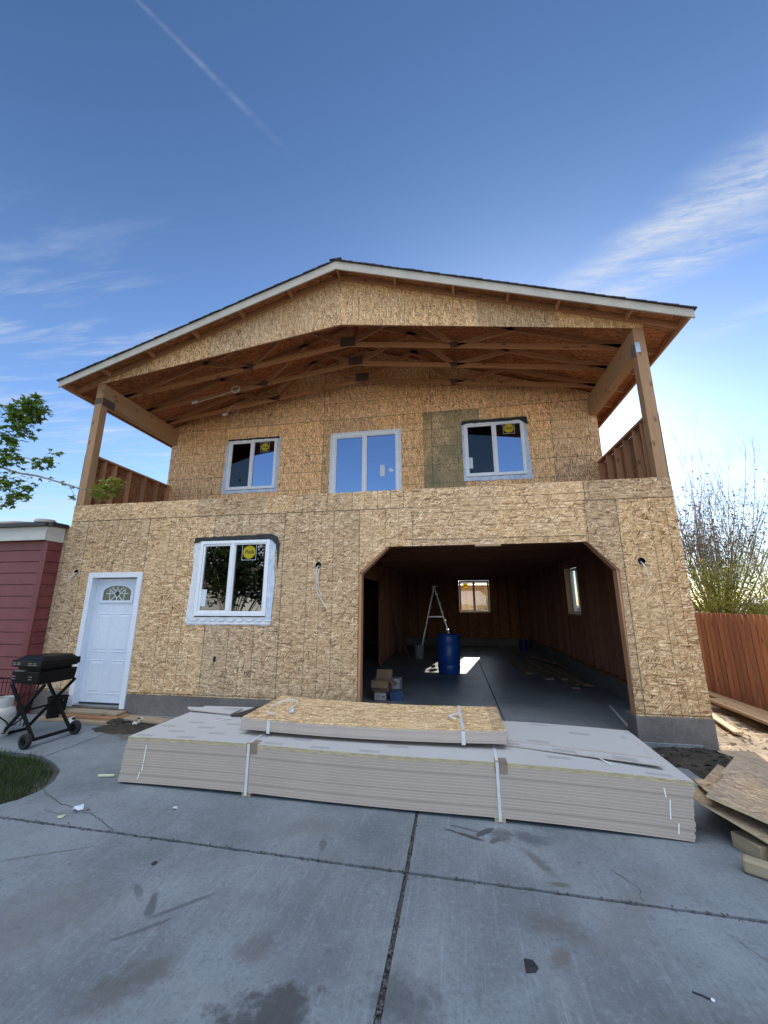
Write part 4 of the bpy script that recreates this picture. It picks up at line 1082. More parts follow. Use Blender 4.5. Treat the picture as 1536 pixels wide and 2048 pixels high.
MB().blob(op(.42, .30, zt2 + .02), (.02, .05, .025), 3, .3).build('strap_end', M['strap'], OB, smooth=True)

# ------------------------------------------------------------------ scrap sheets and timber at the right
SG = 'weathered strand board scraps beside the driveway'
quadsheet([(1.74, -1.93, .235), (2.28, -2.68, .015), (3.0, -2.1, .01), (2.35, -1.22, .24)], .012, [M['osb_old'], M['edge_osb']], 'scrap_sheet', 'lowest scrap strand board sheet, reaching nearest the driveway joint', 'board', SG, warp=.01)
quadsheet([(1.87, -1.99, .268), (2.6, -2.3, .16), (2.85, -1.6, .19), (1.90, -1.68, .272)], .012, [M['osb_old2'], M['edge_osb']], 'scrap_sheet', 'greenish scrap sheet poking out toward the siding stack', 'board', SG, warp=.006)
quadsheet([(1.80, -2.05, .292), (2.80, -2.85, .035), (3.5, -2.0, .05), (2.46, -1.31, .298)], .012, [M['osb_old'], M['edge_osb']], 'scrap_sheet', 'large grey brown scrap sheet on top of the pile front', 'board', SG, warp=.012)
quadsheet([(2.42, -1.12, .325), (3.3, -1.57, .08), (3.75, -1.2, .06), (2.86, -.89, .265)], .012, [M['osb_old'], M['edge_osb']], 'scrap_sheet', 'scrap sheet at the back of the pile near the house corner', 'board', SG, warp=.01)
quadsheet([(2.15, -1.62, .30), (2.75, -2.0, .16), (3.1, -1.6, .14), (2.5, -1.22, .31)], .012, [M['osb_old'], M['edge_osb']], 'scrap_sheet', 'small scrap sheet wedged between the larger pieces of the pile', 'board', SG)
def timber(a, b_, w, h, m, name, label, cat, group=None, bevel=.004):
    c = (V3(a) + V3(b_)) / 2
    return tag(MB().beam(a, b_, w, h).build(name, M[m], None, bevel=bevel, loc=c), label, cat, group)
timber((1.96, -2.06, .05), (2.02, -2.25, .05), .11, .095, 'lum_old', 'wood_block', 'short squared wood block propping up the scrap sheets', 'block')
timber((2.1, -1.55, .11), (2.6, -1.2, .11), .14, .20, 'lum_old', 'wood_block', 'thick beam offcut hidden under the scrap sheets', 'block')
timber((1.80, -2.36, .046), (2.9, -3.1, .046), .085, .085, 'lum_green', 'timber_post', 'pale rounded timber post lying in front of the scrap pile', 'timber', bevel=.018)
timber((2.0, -2.30, .02), (2.9, -2.8, .02), .14, .038, 'lum_old', 'timber_plank', 'dark weathered plank between wood block and pale post', 'timber')
FG = 'old planks along the fence'
timber((4.50, -1.0, .09), (4.52, 4.2, .10), .19, .04, 'lum_sun', 'timber_plank', 'plank lying closest along the foot of the red fence', 'plank', FG)
timber((4.28, -1.2, .07), (4.33, 2.35, .10), .25, .045, 'lum_sun', 'timber_plank', 'widest sunlit plank on the dirt beside the fence', 'plank', FG)
timber((4.62, .2, .05), (4.66, 5.0, .055), .14, .04, 'lum_sun', 'timber_plank', 'narrow plank half tucked behind the others by the fence', 'plank', FG)
timber((3.66, .7, .02), (4.02, 2.5, .03), .10, .03, 'lum_sun', 'timber_plank', 'short plank stub near the house corner', 'plank', FG)
timber((3.9, 2.0, .03), (4.05, 4.2, .04), .12, .035, 'lum_sun', 'timber_plank', 'thin plank running back along the house side', 'plank', FG)
# clods and chips on the soil
cl = MB()
for k in range(900):
    x, y = ru(2.5, 5.0), ru(-2.5, 5); s = ru(.005, .018) * (1.8 if rnd() < .06 else 1)
    cl.blob((x, y, soil_z(x, y) + s * .25), (s * ru(.7, 1.6), s * ru(.7, 1.6), s * .6), k, .35, 7, 5)
o = cl.build('soil_rubble', M['soil'], merge=False); o['kind'] = 'stuff'; o['label'] = 'loose clods on the dirt beside the house'
wc = MB()
for k in range(150):
    x, y = ru(2.9, 4.7), ru(-.6, 4.5); L_ = ru(.03, .16); w_ = ru(.006, .025); an = ru(0, 3.14)
    wc.box((x, y, soil_z(x, y) + .012), (L_, w_, .008), Matrix.Rotation(an, 3, 'Z') @ Matrix.Rotation(ru(-.2, .2), 3, 'Y'))
o = wc.build('wood_litter', M['lum_sun'], merge=False); o['kind'] = 'stuff'; o['label'] = 'splinters and wood chips scattered on the dirt'
ck = MB()
for k in range(120):
    x, y = ru(2.0, 3.2), ru(-.85, -.05); s = ru(.008, .03)
    ck.blob((x, y, max(dark_z(x, y), -.03) + s * .3), (s * 1.2, s, s * .7), k, .35, 7, 5)
o = ck.build('dark_rubble', M['soil_dark'], merge=False); o['kind'] = 'stuff'; o['label'] = 'damp dark clods at the foundation corner'

struct(slab([(-4, 11.4), (4.6, 11.4), (4.6, 19.4), (-4, 19.4)]).build('bounce_slab', M['bounce_slab']))  # unseen pale slab added to bounce sunlight onto the shed wall
# ------------------------------------------------------------------ fences
def fence(name, label, a, b_, h, m, side=(-1, 0), zb=0, w=.138):
    t = thing(name, (*a, 0), label, 'fence')
    A_, B_ = V3((*a, 0)), V3((*b_, 0)); L = (B_ - A_).length; d = (B_ - A_) / L; nrm = V3((*side, 0))
    bd = MB(); n = int(L / w)
    for k in range(n):
        p = A_ + d * (k + .5) * w; tl = ru(-.012, .012)
        hh = h + ru(-.012, .012); yaw = math.atan2(d.y, d.x)
        R = Matrix.Rotation(yaw, 3, 'Z') @ Matrix.Rotation(ru(-.004, .004), 3, 'Y')
        bd.box((p.x + nrm.x * .01 * (k % 2) * .4, p.y + nrm.y * .01 * (k % 2) * .4, zb + hh / 2 + .02), (w - ru(.030, .040), .018, hh), R)
        q = p + d * w * .5 - nrm * .052; bd.box((q.x, q.y, zb + h / 2), (w * .85, .016, h - .02), Matrix.Rotation(yaw, 3, 'Z'))
    bd.build('board_panel', M[m], t)
    for z in (.35, h * .88):
        MB().beam(A_ - nrm * .085 + V3((0, 0, zb + z)), B_ - nrm * .085 + V3((0, 0, zb + z)), .04, .09).build('rail', M[m], t)
    for k in range(int(L / 2.4) + 1):
        p = A_ + d * min(L, k * 2.4) - nrm * .16
        MB().bb(p.x - .045, p.x + .045, p.y - .045, p.y + .045, zb, zb + h - .05).build('post', M[m], t)
fence('wooden_fence', 'reddish brown vertical board fence to the right of the house', (4.86, -3.0), (4.86, 12.0), 1.50, 'fence', (-1, 0))
# back yard seen through the garage window
SHD = thing('garden_shed', (1, 21, 0), 'wooden shed with white corrugated roof edge seen through the garage window', 'shed')
sb = MB()
for k in range(44): sb.bb(-3 + k * .14, -3 + k * .14 + .132, 20, 20.02, 0, 2.84)
sb.build('wall', M['fence_b'], SHD); MB().bb(-3, 3.1, 20.03, 23, 0, 2.82).build('wall', M['fence_b'], SHD)
co = MB(); n = 120
for k in range(n):
    x0, x1 = -3.2 + k * .06, -3.2 + (k + 1) * .06; z = lambda i: 2.80 + .05 * (i % 2)
    co.hexa([(x0, 19.5, z(k) + .06), (x1, 19.5, z(k + 1) + .06), (x1, 23.2, z(k + 1) + .5), (x0, 23.2, z(k) + .5), (x0, 19.5, z(k) + .20), (x1, 19.5, z(k + 1) + .20), (x1, 23.2, z(k + 1) + .51), (x0, 23.2, z(k) + .51)])
co.build('roof', M['trimwhite'], SHD)
# grey roofed outbuilding beyond the fence
OBD = thing('outbuilding', (13.5, 10, 0), 'grey roofed outbuilding just showing over the fence at the far right', 'building')
MB().bb(11.2, 16, 8.3, 12, 0, 1.75).build('wall', M['ventgrey'], OBD)
r2 = MB(); r2.hexa([(10.7, 7.9, 1.62), (16.4, 7.9, 2.62), (16.4, 12.4, 2.62), (10.7, 12.4, 1.62), (10.7, 7.9, 1.70), (16.4, 7.9, 2.70), (16.4, 12.4, 2.70), (10.7, 12.4, 1.70)])
r2.build('roof', M['ventgrey'], OBD)

# ------------------------------------------------------------------ grill, tank and small things by the door
GR = thing('barbecue_grill', (-5.35, -1.05, 0), 'black folding gas grill on crossed legs with two wheels', 'grill')
def rbox(mb, P0, P1): mb.hexa(P0 + P1)
Rg = lambda x, y, z: (lambda c, s: (-5.42 + (x) * c - (y) * s, -1.03 + x * s + y * c, z))(math.cos(-.10), math.sin(-.10))
def gbox(x0, x1, y0, y1, z0, z1, tx=0, ty=0):
    return [Rg(x0, y0, z0), Rg(x1, y0, z0), Rg(x1, y1, z0), Rg(x0, y1, z0)], [Rg(x0 + tx, y0 + ty, z1), Rg(x1 - tx, y0 + ty, z1), Rg(x1 - tx, y1 - ty, z1), Rg(x0 + tx, y1 - ty, z1)]
b = MB(); rbox(b, *[[*q] for q in gbox(-.235, .235, -.22, .24, .70, .855, -.012, -.012)]); b.build('firebox', M['grill'], GR, bevel=.012)
b = MB(); P0, P1 = gbox(-.262, .262, -.245, .262, .905, .99); Q0, Q1 = gbox(-.235, .235, -.215, .24, .99, 1.035, .05, .05)
rbox(b, P0, P1); b.hexa(P1 if False else Q0, off=None) if False else b.hexa(list(Q0) + list(Q1)); b.build('lid', M['grill'], GR, bevel=.012)
b = MB()
for (x0, x1) in ((-.21, -.02), (.05, .21)): pass
rbox(b, *gbox(-.20, .20, -.19, .20, .856, .904)); b.build('rim', M['grill2'], GR)
b = MB()
for x in (-.20, -.12, .08, .16):
    for z in (.935, .955): b.bb(*(lambda c: (c[0] - .027, c[0] + .027, c[1] - .004, c[1] + .004, z - .004, z + .004))(Rg(x, -.247, z)))
for x in (-.19, .10):
    for z in (.76, .79): b.bb(*(lambda c: (c[0] - .027, c[0] + .027, c[1] - .004, c[1] + .004, z - .004, z + .004))(Rg(x, -.232, z)))
b.build('vent_slot', M['alu'], GR)
b = MB(); b.hexa([Rg(-.15, -.262, .858), Rg(.02, -.262, .858), Rg(.03, -.16, .868), Rg(-.17, -.16, .868), Rg(-.15, -.262, .866), Rg(.02, -.262, .866), Rg(.03, -.16, .876), Rg(-.17, -.16, .876)]); b.build('grease_tray', M['alu'], GR, bevel=.002)
b = MB(); b.tube([Rg(.245, -.2, .90), Rg(.285, -.2, .905), Rg(.285, .2, .905), Rg(.245, .2, .90)], .009, 8); b.build('handle', M['grill2'], GR)
LEG = [((-5.60, -1.27, .70), (-5.12, -1.27, .075)), ((-5.14, -1.24, .70), (-5.95, -1.00, .02)), ((-5.62, -.82, .70), (-5.09, -.82, .075)), ((-5.18, -.79, .70), (-5.90, -.73, .02))]
for a, c in LEG:
    MB().beam(a, c, .028, .034).build('leg', M['grill2'], GR, bevel=.004)
MB().beam((-5.95, -1.02, .02), (-5.90, -.71, .02), .028, .028).build('foot_bar', M['grill2'], GR, bevel=.004)
MB().beam((-5.40, -1.25, .38), (-5.42, -.80, .38), .02, .02).build('cross_bar', M['grill2'], GR)
ax = MB(); ax.tube([(-5.145, -1.33, .085), (-5.085, -.79, .085)], .014, 8); ax.build('axle', M['grill2'], GR)
MB().beam((-5.14, -1.27, .075), (-5.09, -.82, .075), .05, .022).build('cross_bar', M['grill2'], GR, bevel=.003)
dirw = (V3((-5.085, -.79, 0)) - V3((-5.145, -1.33, 0))).normalized()
Rw = V3((0, 0, 1)).rotation_difference(dirw).to_matrix()
for c in ((-5.150, -1.345, .085), (-5.078, -.765, .085)):
    w = MB().lathe([(.045, -.024), (.078, -.026), (.085, -.018), (.085, .018), (.078, .026), (.045, .024), (.045, -.024)], c, 26, Rw).build('wheel', M['rubber'], GR, smooth=True)
    MB().lathe([(0, -.020), (.014, -.03), (.018, -.016), (.046, -.014), (.046, .014), (.018, .016), (.014, .03), (0, .02)], c, 20, Rw).build('hub', M['grill'], w, smooth=True)
TK = thing('propane_tank', (-6.02, -1.0, 0), 'scuffed pale propane tank standing behind the grill', 'gas tank')
TB = V3((-6.02, -1.0, 0))
MB().lathe([(0, .03), (.09, .03), (.14, .055), (.155, .10), (.157, .18), (.155, .26), (.135, .33), (.09, .365), (.03, .375), (0, .376)], TB, 28).build('body', M['tank'], TK, smooth=True)
MB().lathe([(.11, 0), (.115, 0), (.115, .06), (.11, .06)], TB, 24).build('foot_ring', M['tank'], TK, smooth=True)
b = MB(); col = [V3((.105 * math.cos(a), .105 * math.sin(a), 0)) for a in [x * 2 * math.pi / 24 for x in range(24)]]
for k in range(24):
    p, q = col[k], col[(k + 1) % 24]
    z0, z1 = (.35, .475)
    if k in (17, 18, 19, 4, 5, 6): b.hexa([TB + p * s + V3((0, 0, z)) for s, z in ((1, .35),)] + [TB + q + V3((0, 0, .35)), TB + q * .96 + V3((0, 0, .35)), TB + p * .96 + V3((0, 0, .35)), TB + p + V3((0, 0, .385)), TB + q + V3((0, 0, .385)), TB + q * .96 + V3((0, 0, .385)), TB + p * .96 + V3((0, 0, .385))]); z0 = .445
    b.hexa([TB + p + V3((0, 0, z0)), TB + q + V3((0, 0, z0)), TB + q * .96 + V3((0, 0, z0)), TB + p * .96 + V3((0, 0, z0)), TB + p + V3((0, 0, z1)), TB + q + V3((0, 0, z1)), TB + q * .96 + V3((0, 0, z1)), TB + p * .96 + V3((0, 0, z1))])
b.build('collar', M['tank'], TK)
MB().lathe([(0, .37), (.02, .37), (.02, .42), (.035, .42), (.035, .445), (0, .445)], TB, 14).build('valve', M['grill2'], TK)
MB().tube(cable([TB + V3((.0, -.03, .40)), TB + V3((.12, -.13, .30)), TB + V3((.17, -.06, .20)), TB + V3((.15, .05, .12)), TB + V3((.3, .1, .3)), V3((-5.55, -.95, .72))]), .008, 7).build('hose', M['grill2'], TK, smooth=True)
# thin wire rack behind the grill
t = thing('wire_rack', (-6.35, -.65, 0), 'thin black wire rack against the red siding behind the grill', 'rack')
b = MB()
for k in range(10): b.tube([(-6.75 + k * .07, -.60 + .02 * math.sin(k), .0), (-6.75 + k * .07, -.60, .62), (-6.75 + k * .07, -.70, .66)], .004, 5)
b.build('wire_panel', M['grill2'], t)
for z in (.1, .62): MB().tube([(-6.78, -.6, z), (-6.10, -.6, z)], .006, 6).build('crossbar', M['grill2'], t)
for x in (-6.78, -6.10): MB().tube([(x, -.6, 0), (x, -.6, .66), (x, -.85, .0)], .007, 6).build('leg', M['grill2'], t)
t = thing('black_pail', (-5.60, -.22, 0), 'black plastic pail standing behind the grill at the red wall', 'pail')
b = MB().lathe([(0, .01), (.10, .01), (.105, 0), (.125, .30), (.133, .30), (.133, .32), (.12, .32), (.11, .03), (0, .03)], (-6.02, -.22, 0), 22).build('body', M['grill2'], t, smooth=True)
MB().tube([(-6.02 + .125 * math.cos(a), -.22 - .02, .30 + .0 - .11 * math.sin(a)) for a in [x * math.pi / 10 for x in range(11)]], .003, 5).build('bail', M['alu'], t)
# step of planks under the door
DG = 'planks under the white door'
timber((-6.12, -.10, .098), (-4.96, -.13, .098), .19, .036, 'lum_old', 'step_plank', 'top plank of the step under the white door', 'plank', DG)
timber((-6.18, -.13, .058), (-4.90, -.16, .058), .24, .038, 'lum', 'step_plank', 'middle plank of the step under the white door', 'plank', DG)
timber((-6.22, -.18, .019), (-4.80, -.24, .019), .28, .036, 'lum_old', 'step_plank', 'bottom plank of the door step touching the concrete', 'plank', DG)
timber((-4.95, -.10, .045), (-4.18, -.15, .03), .20, .03, 'lum_old', 'grey_board', 'weathered grey board lying along the foundation right of the door', 'board')
def shoe(loc, rz, label):
    t = thing('clog_shoe', loc, label, 'shoe', 'pair of white clogs')
    R = Matrix.Rotation(rz, 4, 'Z'); mb = MB(); N = 14
    prof = [(-.125, .030, .052), (-.10, .036, .062), (-.06, .037, .05), (-.02, .038, .052), (.02, .043, .072), (.06, .047, .075), (.095, .045, .062), (.120, .034, .045), (.134, .014, .03)]
    rings = []
    for (x, w, h) in prof:
        rings.append([(x, w * math.cos(a), max(.004, .022 + h * .75 * math.sin(a)) if math.sin(a) > 0 else .004 + .018 * (1 + math.sin(a))) for a in [2 * math.pi * k / N for k in range(N)]])
    for i in range(len(rings) - 1):
        for k in range(N):
            if i < 4 and 2 <= k <= 4: continue       # foot opening
            q = [rings[i][k], rings[i + 1][k], rings[i + 1][(k + 1) % N], rings[i][(k + 1) % N]]
            mb.face([V3(loc) + (R @ V3(p)) for p in q])
    mb.face([V3(loc) + (R @ V3(p)) for p in rings[0]]); mb.face([V3(loc) + (R @ V3(p)) for p in rings[-1][::-1]])
    mb.build('upper', M['shoe'], t, smooth=True)
    so = MB(); so.lathe([(0, 0), (.95, 0), (1, .006), (1, .018), (0, .018)], (0, 0, 0), 18)
    so.v = [tuple(V3(loc) + (R @ V3((p[0] * .130, p[1] * .048, p[2] + .001)))) for p in so.v]
    so.build('sole', M['shoe'], t)
    h = MB()
    for k in range(9):
        a = -1.2 + k * .3; p = R @ V3((.045 + .085 * math.cos(a), .042 * math.sin(a), .030)); h.blob(V3(loc) + p, (.005, .005, .004), k, 0, 7, 4)
        p = R @ V3((.05 + .03 * (k % 3), -.02 + .02 * (k // 3), .078 - .05 * (k % 3) * .2)); h.blob(V3(loc) + p, (.005, .005, .004), k, 0, 7, 4)
    h.build('vent_hole', M['black'], t)
shoe((-5.56, -.34, .002), 2.6, 'white perforated clog beside the door step planks')
shoe((-4.60, -.20, .002), 1.9, 'white perforated clog on the dirt near the grey board')
dp = grid_sheet(-5.15, -4.05, -.72, -.10, .03, lambda x, y: -.006 + .030 * max(0, 1 - ((x + 4.6) / .55) ** 2 - ((y + .4) / .31) ** 2) * (1 + mnoise.noise(V3((x * 9, y * 9, 0)))) - (.03 if ((x + 4.6) / .55) ** 2 + ((y + .4) / .31) ** 2 > .93 + .3 * mnoise.noise(V3((x * 7, y * 7, 5))) else 0))
o = dp.build('dirt', M['soil_dark'], smooth=True); o['kind'] = 'stuff'; o['label'] = 'thin heap of dark dirt on the concrete by the door'
tag(MB().blob((-4.86, -.30, .03), (.15, .09, .04), 4, .3, 18, 10).build('dirt_clod', M['soil_dark'], None, loc=(-4.86, -.30, .02)), 'flat dark clod of earth beside the door step', 'clod')
tag(MB().tube([(-3.59, -1.86, .014), (-3.52, -1.842, .014), (-3.45, -1.825, .013), (-3.44, -1.822, .012)], [.014, .013, .012, .006], 10).build('plastic_tube', M['wax'], None, loc=(-3.5, -1.83, 0)), 'small pale yellow tube lying left of the siding stack', 'tube')
def scrap(loc, r, m, label, n=7, h=.006, seed=1, name='paper_scrap', cat='scrap'):
    random.seed(seed); mb = MB()
    pts = [(r * ru(.5, 1.1) * math.cos(2 * math.pi * k / n), r * ru(.5, 1.1) * math.sin(2 * math.pi * k / n)) for k in range(n)]
    top = [(loc[0] + x, loc[1] + y, .004 + ru(0, h)) for x, y in pts]; c = (loc[0], loc[1], .004 + h)
    for k in range(n):
        a, b_ = top[k], top[(k + 1) % n]; mb.face([c, a, b_]); mb.face([(c[0], c[1], c[2] - .002), (b_[0], b_[1], b_[2] - .002), (a[0], a[1], a[2] - .002)])
        mb.face([a, (a[0], a[1], a[2] - .002), (b_[0], b_[1], b_[2] - .002), b_])
    tag(mb.build(name, M[m], None, loc=(*loc, 0)), label, cat)
scrap((.292, -3.328), .045, 'clothdark', 'small black rubber scrap on the concrete in front of the stack', 6, .004, 5, 'rubber_scrap')
scrap((-3.20, -2.44), .05, 'paper', 'crumpled white paper scrap next to the driveway crack', 8, .03, 6)
scrap((-3.12, -2.43), .03, 'guard', 'small brown scrap beside the crumpled white paper', 6, .012, 7, 'litter_scrap')
scrap((-3.23, -2.56), .035, 'wax', 'pale leaf like scrap on the joint left of the crack', 6, .01, 8, 'litter_scrap')
scrap((-2.40, -2.29), .025, 'paper', 'tiny white scrap in front of the left strap', 5, .02, 9)
scrap((-4.75, -1.95), .05, 'paper', 'white litter lying in the grass', 6, .05, 10)
scrap((-5.05, -1.98), .06, 'paper', 'bluish white litter at the outer edge of the grass', 6, .06, 11)
scrap((-2.05, -2.95), .028, 'clothdark', 'dark crumb on the concrete left of the tyre marks', 5, .008, 12, 'rubber_scrap')
t = thing('screw', (1.02, -3.345, 0), 'dark bent fastener with pale tip on the concrete at the right', 'fastener')
MB().tube([(.985, -3.333, .004), (1.02, -3.345, .004), (1.045, -3.36, .005)], .0035, 6).build('shank', M['clothdark'], t)
MB().blob((1.052, -3.362, .006), (.009, .008, .006), 2, .1, 8, 5).build('head', M['paper'], t)
random.seed(77)
# ------------------------------------------------------------------ inside the garage
FZ = .0585
BR = thing('plastic_barrel', (-.165, 4.5, FZ), 'tall blue plastic barrel standing on the garage floor', 'barrel')
MB().lathe([(0, .01), (.24, 0), (.262, .02), (.268, .10), (.275, .18), (.266, .20), (.266, .215), (.278, .24), (.28, .45), (.278, .64), (.266, .66), (.266, .675), (.276, .70), (.270, .80), (.262, .86), (.275, .875), (.275, .895), (.258, .90), (.25, .885), (0, .88)], (-.165, 4.5, FZ), 36).build('body', M['blue'], BR, smooth=True)
for x in (-.10, .10): MB().lathe([(0, 0), (.035, 0), (.035, .018), (0, .018)], (-.165 + x, 4.5, FZ + .879), 16).build('bung', M['bluedark'], BR)
LD = thing('step_ladder', (-.62, 7.6, FZ), 'open aluminium step ladder behind the blue barrel', 'ladder')
LX, LY, LH = -.62, 7.6, 2.25
def lp2(s, f, z):   # s: side -1/1 along y, f: foot x offset
    k = 1 - (z - FZ) / (LH - FZ); return V3((LX + f * k, LY + s * (.12 + .14 * k), z))
for s in (-1, 1):
    for f in (-.50, .64):
        MB().beam(lp2(s, f, FZ + .002), lp2(s, f, LH), .024, .045 if f > 0 else .026, (0, 1, 0)).build('rail', M['alu'], LD, bevel=.003)
for z in [.32 + .28 * k for k in range(7)]:
    MB().beam(lp2(-1, .64, z), lp2(1, .64, z), .085, .025, (0, 0, 1)).build('step', M['alu'], LD, bevel=.003)
for z in (.4, 1.0, 1.6): MB().beam(lp2(-1, -.50, z), lp2(1, -.50, z), .03, .02).build('brace', M['alu'], LD)
for s in (-1, 1): MB().beam(lp2(s, -.50, 1.28), lp2(s, .64, 1.28), .006, .03).build('spreader', M['alu'], LD)
MB().bb(LX - .06, LX + .08, LY - .16, LY + .16, LH - .01, LH + .02).build('cap', M['alu'], LD, bevel=.006)
def pail(loc, r, h, m, label, name='bucket'):
    t = thing(name, loc, label, 'bucket')
    MB().lathe([(0, .006), (r * .82, .004), (r * .84, 0), (r * .97, h * .82), (r * 1.04, h * .82), (r * 1.04, h * .87), (r * .98, h * .88), (r, h * .98), (r * 1.03, h), (r * .93, h), (r * .80, .02), (0, .02)], loc, 24).build('body', M[m], t, smooth=True)
    MB().tube([(loc[0] + r * 1.02 * math.cos(a), loc[1] - r * .35 * math.sin(a) - .03, loc[2] + h * .85 - r * .8 * math.sin(a)) for a in [x * math.pi / 12 for x in range(13)]], .003, 5).build('handle', M['alu'], t)
pail((-1.10, 6.95, FZ), .15, .37, 'pail', 'grey pail on the floor at the left foot of the ladder')
pail((2.38, 9.4, FZ), .15, .38, 'bluedark', 'dark blue pail in the far right corner of the garage')
timber((-1.70, 7.25, FZ + .02), (-1.93, 7.35, 1.45), .14, .03, 'lum_in', 'leaning_board', 'dark board leaning against the partition left of the ladder', 'board')
timber((-1.42, 7.0, FZ + .015), (-1.90, 7.15, 1.1), .05, .03, 'lum_in', 'leaning_board', 'thin stick leaning beside the grey pail', 'board')
def carton(c, s, rz, m, label, open_=False, lab=False):
    t = thing('cardboard_box', c, label, 'box', 'boxes at the garage entrance')
    R = Matrix.Rotation(rz, 3, 'Z'); sx, sy, sz = s; c = V3(c)
    if open_:
        b = MB(); w = .006
        for (dx, dy, lx, ly) in ((-sx / 2, 0, w, sy), (sx / 2, 0, w, sy), (0, -sy / 2, sx - w, w), (0, sy / 2, sx - w, w)): b.box(c + R @ V3((dx, dy, sz / 2)), (lx, ly, sz), R)
        b.box(c + V3((0, 0, .006)), (sx - w * 1.5, sy - w * 1.5, .006), R); b.build('body', M[m], t)
        for (dx, dy, lx, ly, rx, ry) in ((0, sy / 2, sx, .16, 1.1, 0), (0, -sy / 2, sx, .12, 2.3 - 4.4, 0), (-sx / 2, 0, .12, sy, 0, 2.6), (sx / 2, 0, .14, sy, 0, .5)):
            RR = R @ (Matrix.Rotation(rx, 3, 'X') if rx else Matrix.Rotation(ry, 3, 'Y'))
            hinge = c + R @ V3((dx, dy, sz)); off = RR @ V3((lx / 2 if ry and ry < 1 else (lx / 2 if ry else 0), ly / 2 if rx else 0, 0))
            MB().box(hinge + off, (lx, ly, .005), RR).build('flap', M[m], t)
    else:
        MB().box(c + V3((0, 0, sz / 2)), s, R).build('body', M[m], t, bevel=.004)
        MB().box(c + V3((0, 0, sz + .0015)), (sx * .98, .05, .002), R).build('tape', M['guard'], t)
    if lab:
        MB().box(c + R @ V3((0, -sy / 2 - .002, sz * .5)), (sx * .92, .002, sz * .6), R).build('paper_label', M['cardw'], t)
        b = MB(); 
        for k in range(3): b.box(c + R @ V3((-sx * .18, -sy / 2 - .0035, sz * (.36 + .12 * k))), (sx * .35, .001, sz * .03), R)
        for k in (-1, 1):
            q = c + R @ V3((sx * (.24 + .07 * k), -sy / 2 - .0035, sz * .45)); b.box(q, (sx * .08, .001, sz * .2), R)
        b.build('label_print', M['black'], t)
carton((-1.31, 1.50, FZ), (.21, .20, .17), .05, 'card', 'small cardboard box with white printed label at the bottom of the heap', lab=True)
carton((-1.30, 1.52, FZ + .1745), (.29, .24, .16), -.12, 'card', 'open cardboard box with raised flaps on top of the heap', True)
carton((-1.06, 1.62, FZ), (.23, .22, .15), .2, 'boxblue', 'dark blue carton right of the labelled box')
carton((-1.16, 1.98, FZ), (.27, .24, .29), -.05, 'cardw', 'pale carton standing behind the open cardboard box')
PG = 'planks lying on the garage floor'
random.seed(5)
pl = ['wide plank of the floor pile nearest the barrel', 'plank of the floor pile with its end at the front left', 'second plank of the floor pile lying flat', 'plank on top in the middle of the floor pile', 'longest plank of the pile reaching to the front',
      'plank crossing over the right side of the pile', 'narrow strip on the right of the floor pile', 'plank nearest the right garage wall', 'short plank on the far end of the pile']
sp_ = [((1.62, 7.0), (1.72, 4.6), .16, .022), ((1.95, 6.8), (2.02, 3.9), .18, .024), ((2.14, 7.1), (2.10, 4.2), .14, .022), ((2.05, 6.6), (2.28, 3.7), .14, .062), ((2.32, 7.2), (2.30, 3.0), .15, .024), ((2.30, 6.6), (2.55, 3.1), .12, .064), ((2.46, 6.9), (2.42, 3.4), .09, .024), ((2.62, 7.0), (2.66, 3.3), .14, .024), ((2.25, 7.4), (2.6, 5.8), .12, .104)]
for (a, b_, w, z), L_ in zip(sp_, pl): timber((*a, FZ + z), (*b_, FZ + z), w, .036, 'lum_dull', 'floor_plank', L_, 'plank', PG, .003)

timber((2.467, 1.768, FZ + .006), (2.235, .281, FZ + .006), .028, .010, 'pale', 'sun_streak', 'thin pale strip laid as the sun streak on the garage floor near the right wall', 'strip', None, .001)  # sun streak built as a thin pale strip on the floor
# ------------------------------------------------------------------ trees
def leaf_shape(mb, p, R, s, kind=0):
    if kind == 0:    # five lobed leaf
        pts = [(0, -.1), (.18, -.05), (.48, -.12), (.36, .12), (.62, .42), (.30, .40), (.16, .52), (0, 1.0), (-.16, .52), (-.30, .40), (-.62, .42), (-.36, .12), (-.48, -.12), (-.18, -.05)]
    else:
        pts = [(0, -.1), (.25, .2), (.28, .5), (0, 1.0), (-.28, .5), (-.25, .2)]
    r_ = (ru(0, 99), ru(0, 99))
    mb.face([V3(p) + R @ V3((x * s, y * s, -abs(x) * s * .35)) for x, y in pts], [r_] * len(pts))
def rrot(down=.0):
    e = Matrix.Rotation(ru(0, 6.283), 3, 'Z') @ Matrix.Rotation(ru(-1.0, .6) - down, 3, 'X') @ Matrix.Rotation(ru(-.6, .6), 3, 'Y'); return e
random.seed(21)
LT = thing('maple_tree', (-8.6, -4.2, 0), 'leafy maple branches reaching in from the left side', 'tree')
tr = MB(); tr.tube([(-8.6, -4.2, -.1), (-8.55, -4.2, .8), (-8.6, -4.1, 1.9), (-8.4, -3.9, 3.0), (-8.3, -3.7, 4.4), (-8.1, -3.6, 6.0)], [.20, .16, .14, .12, .08, .03], 12)
tips = []
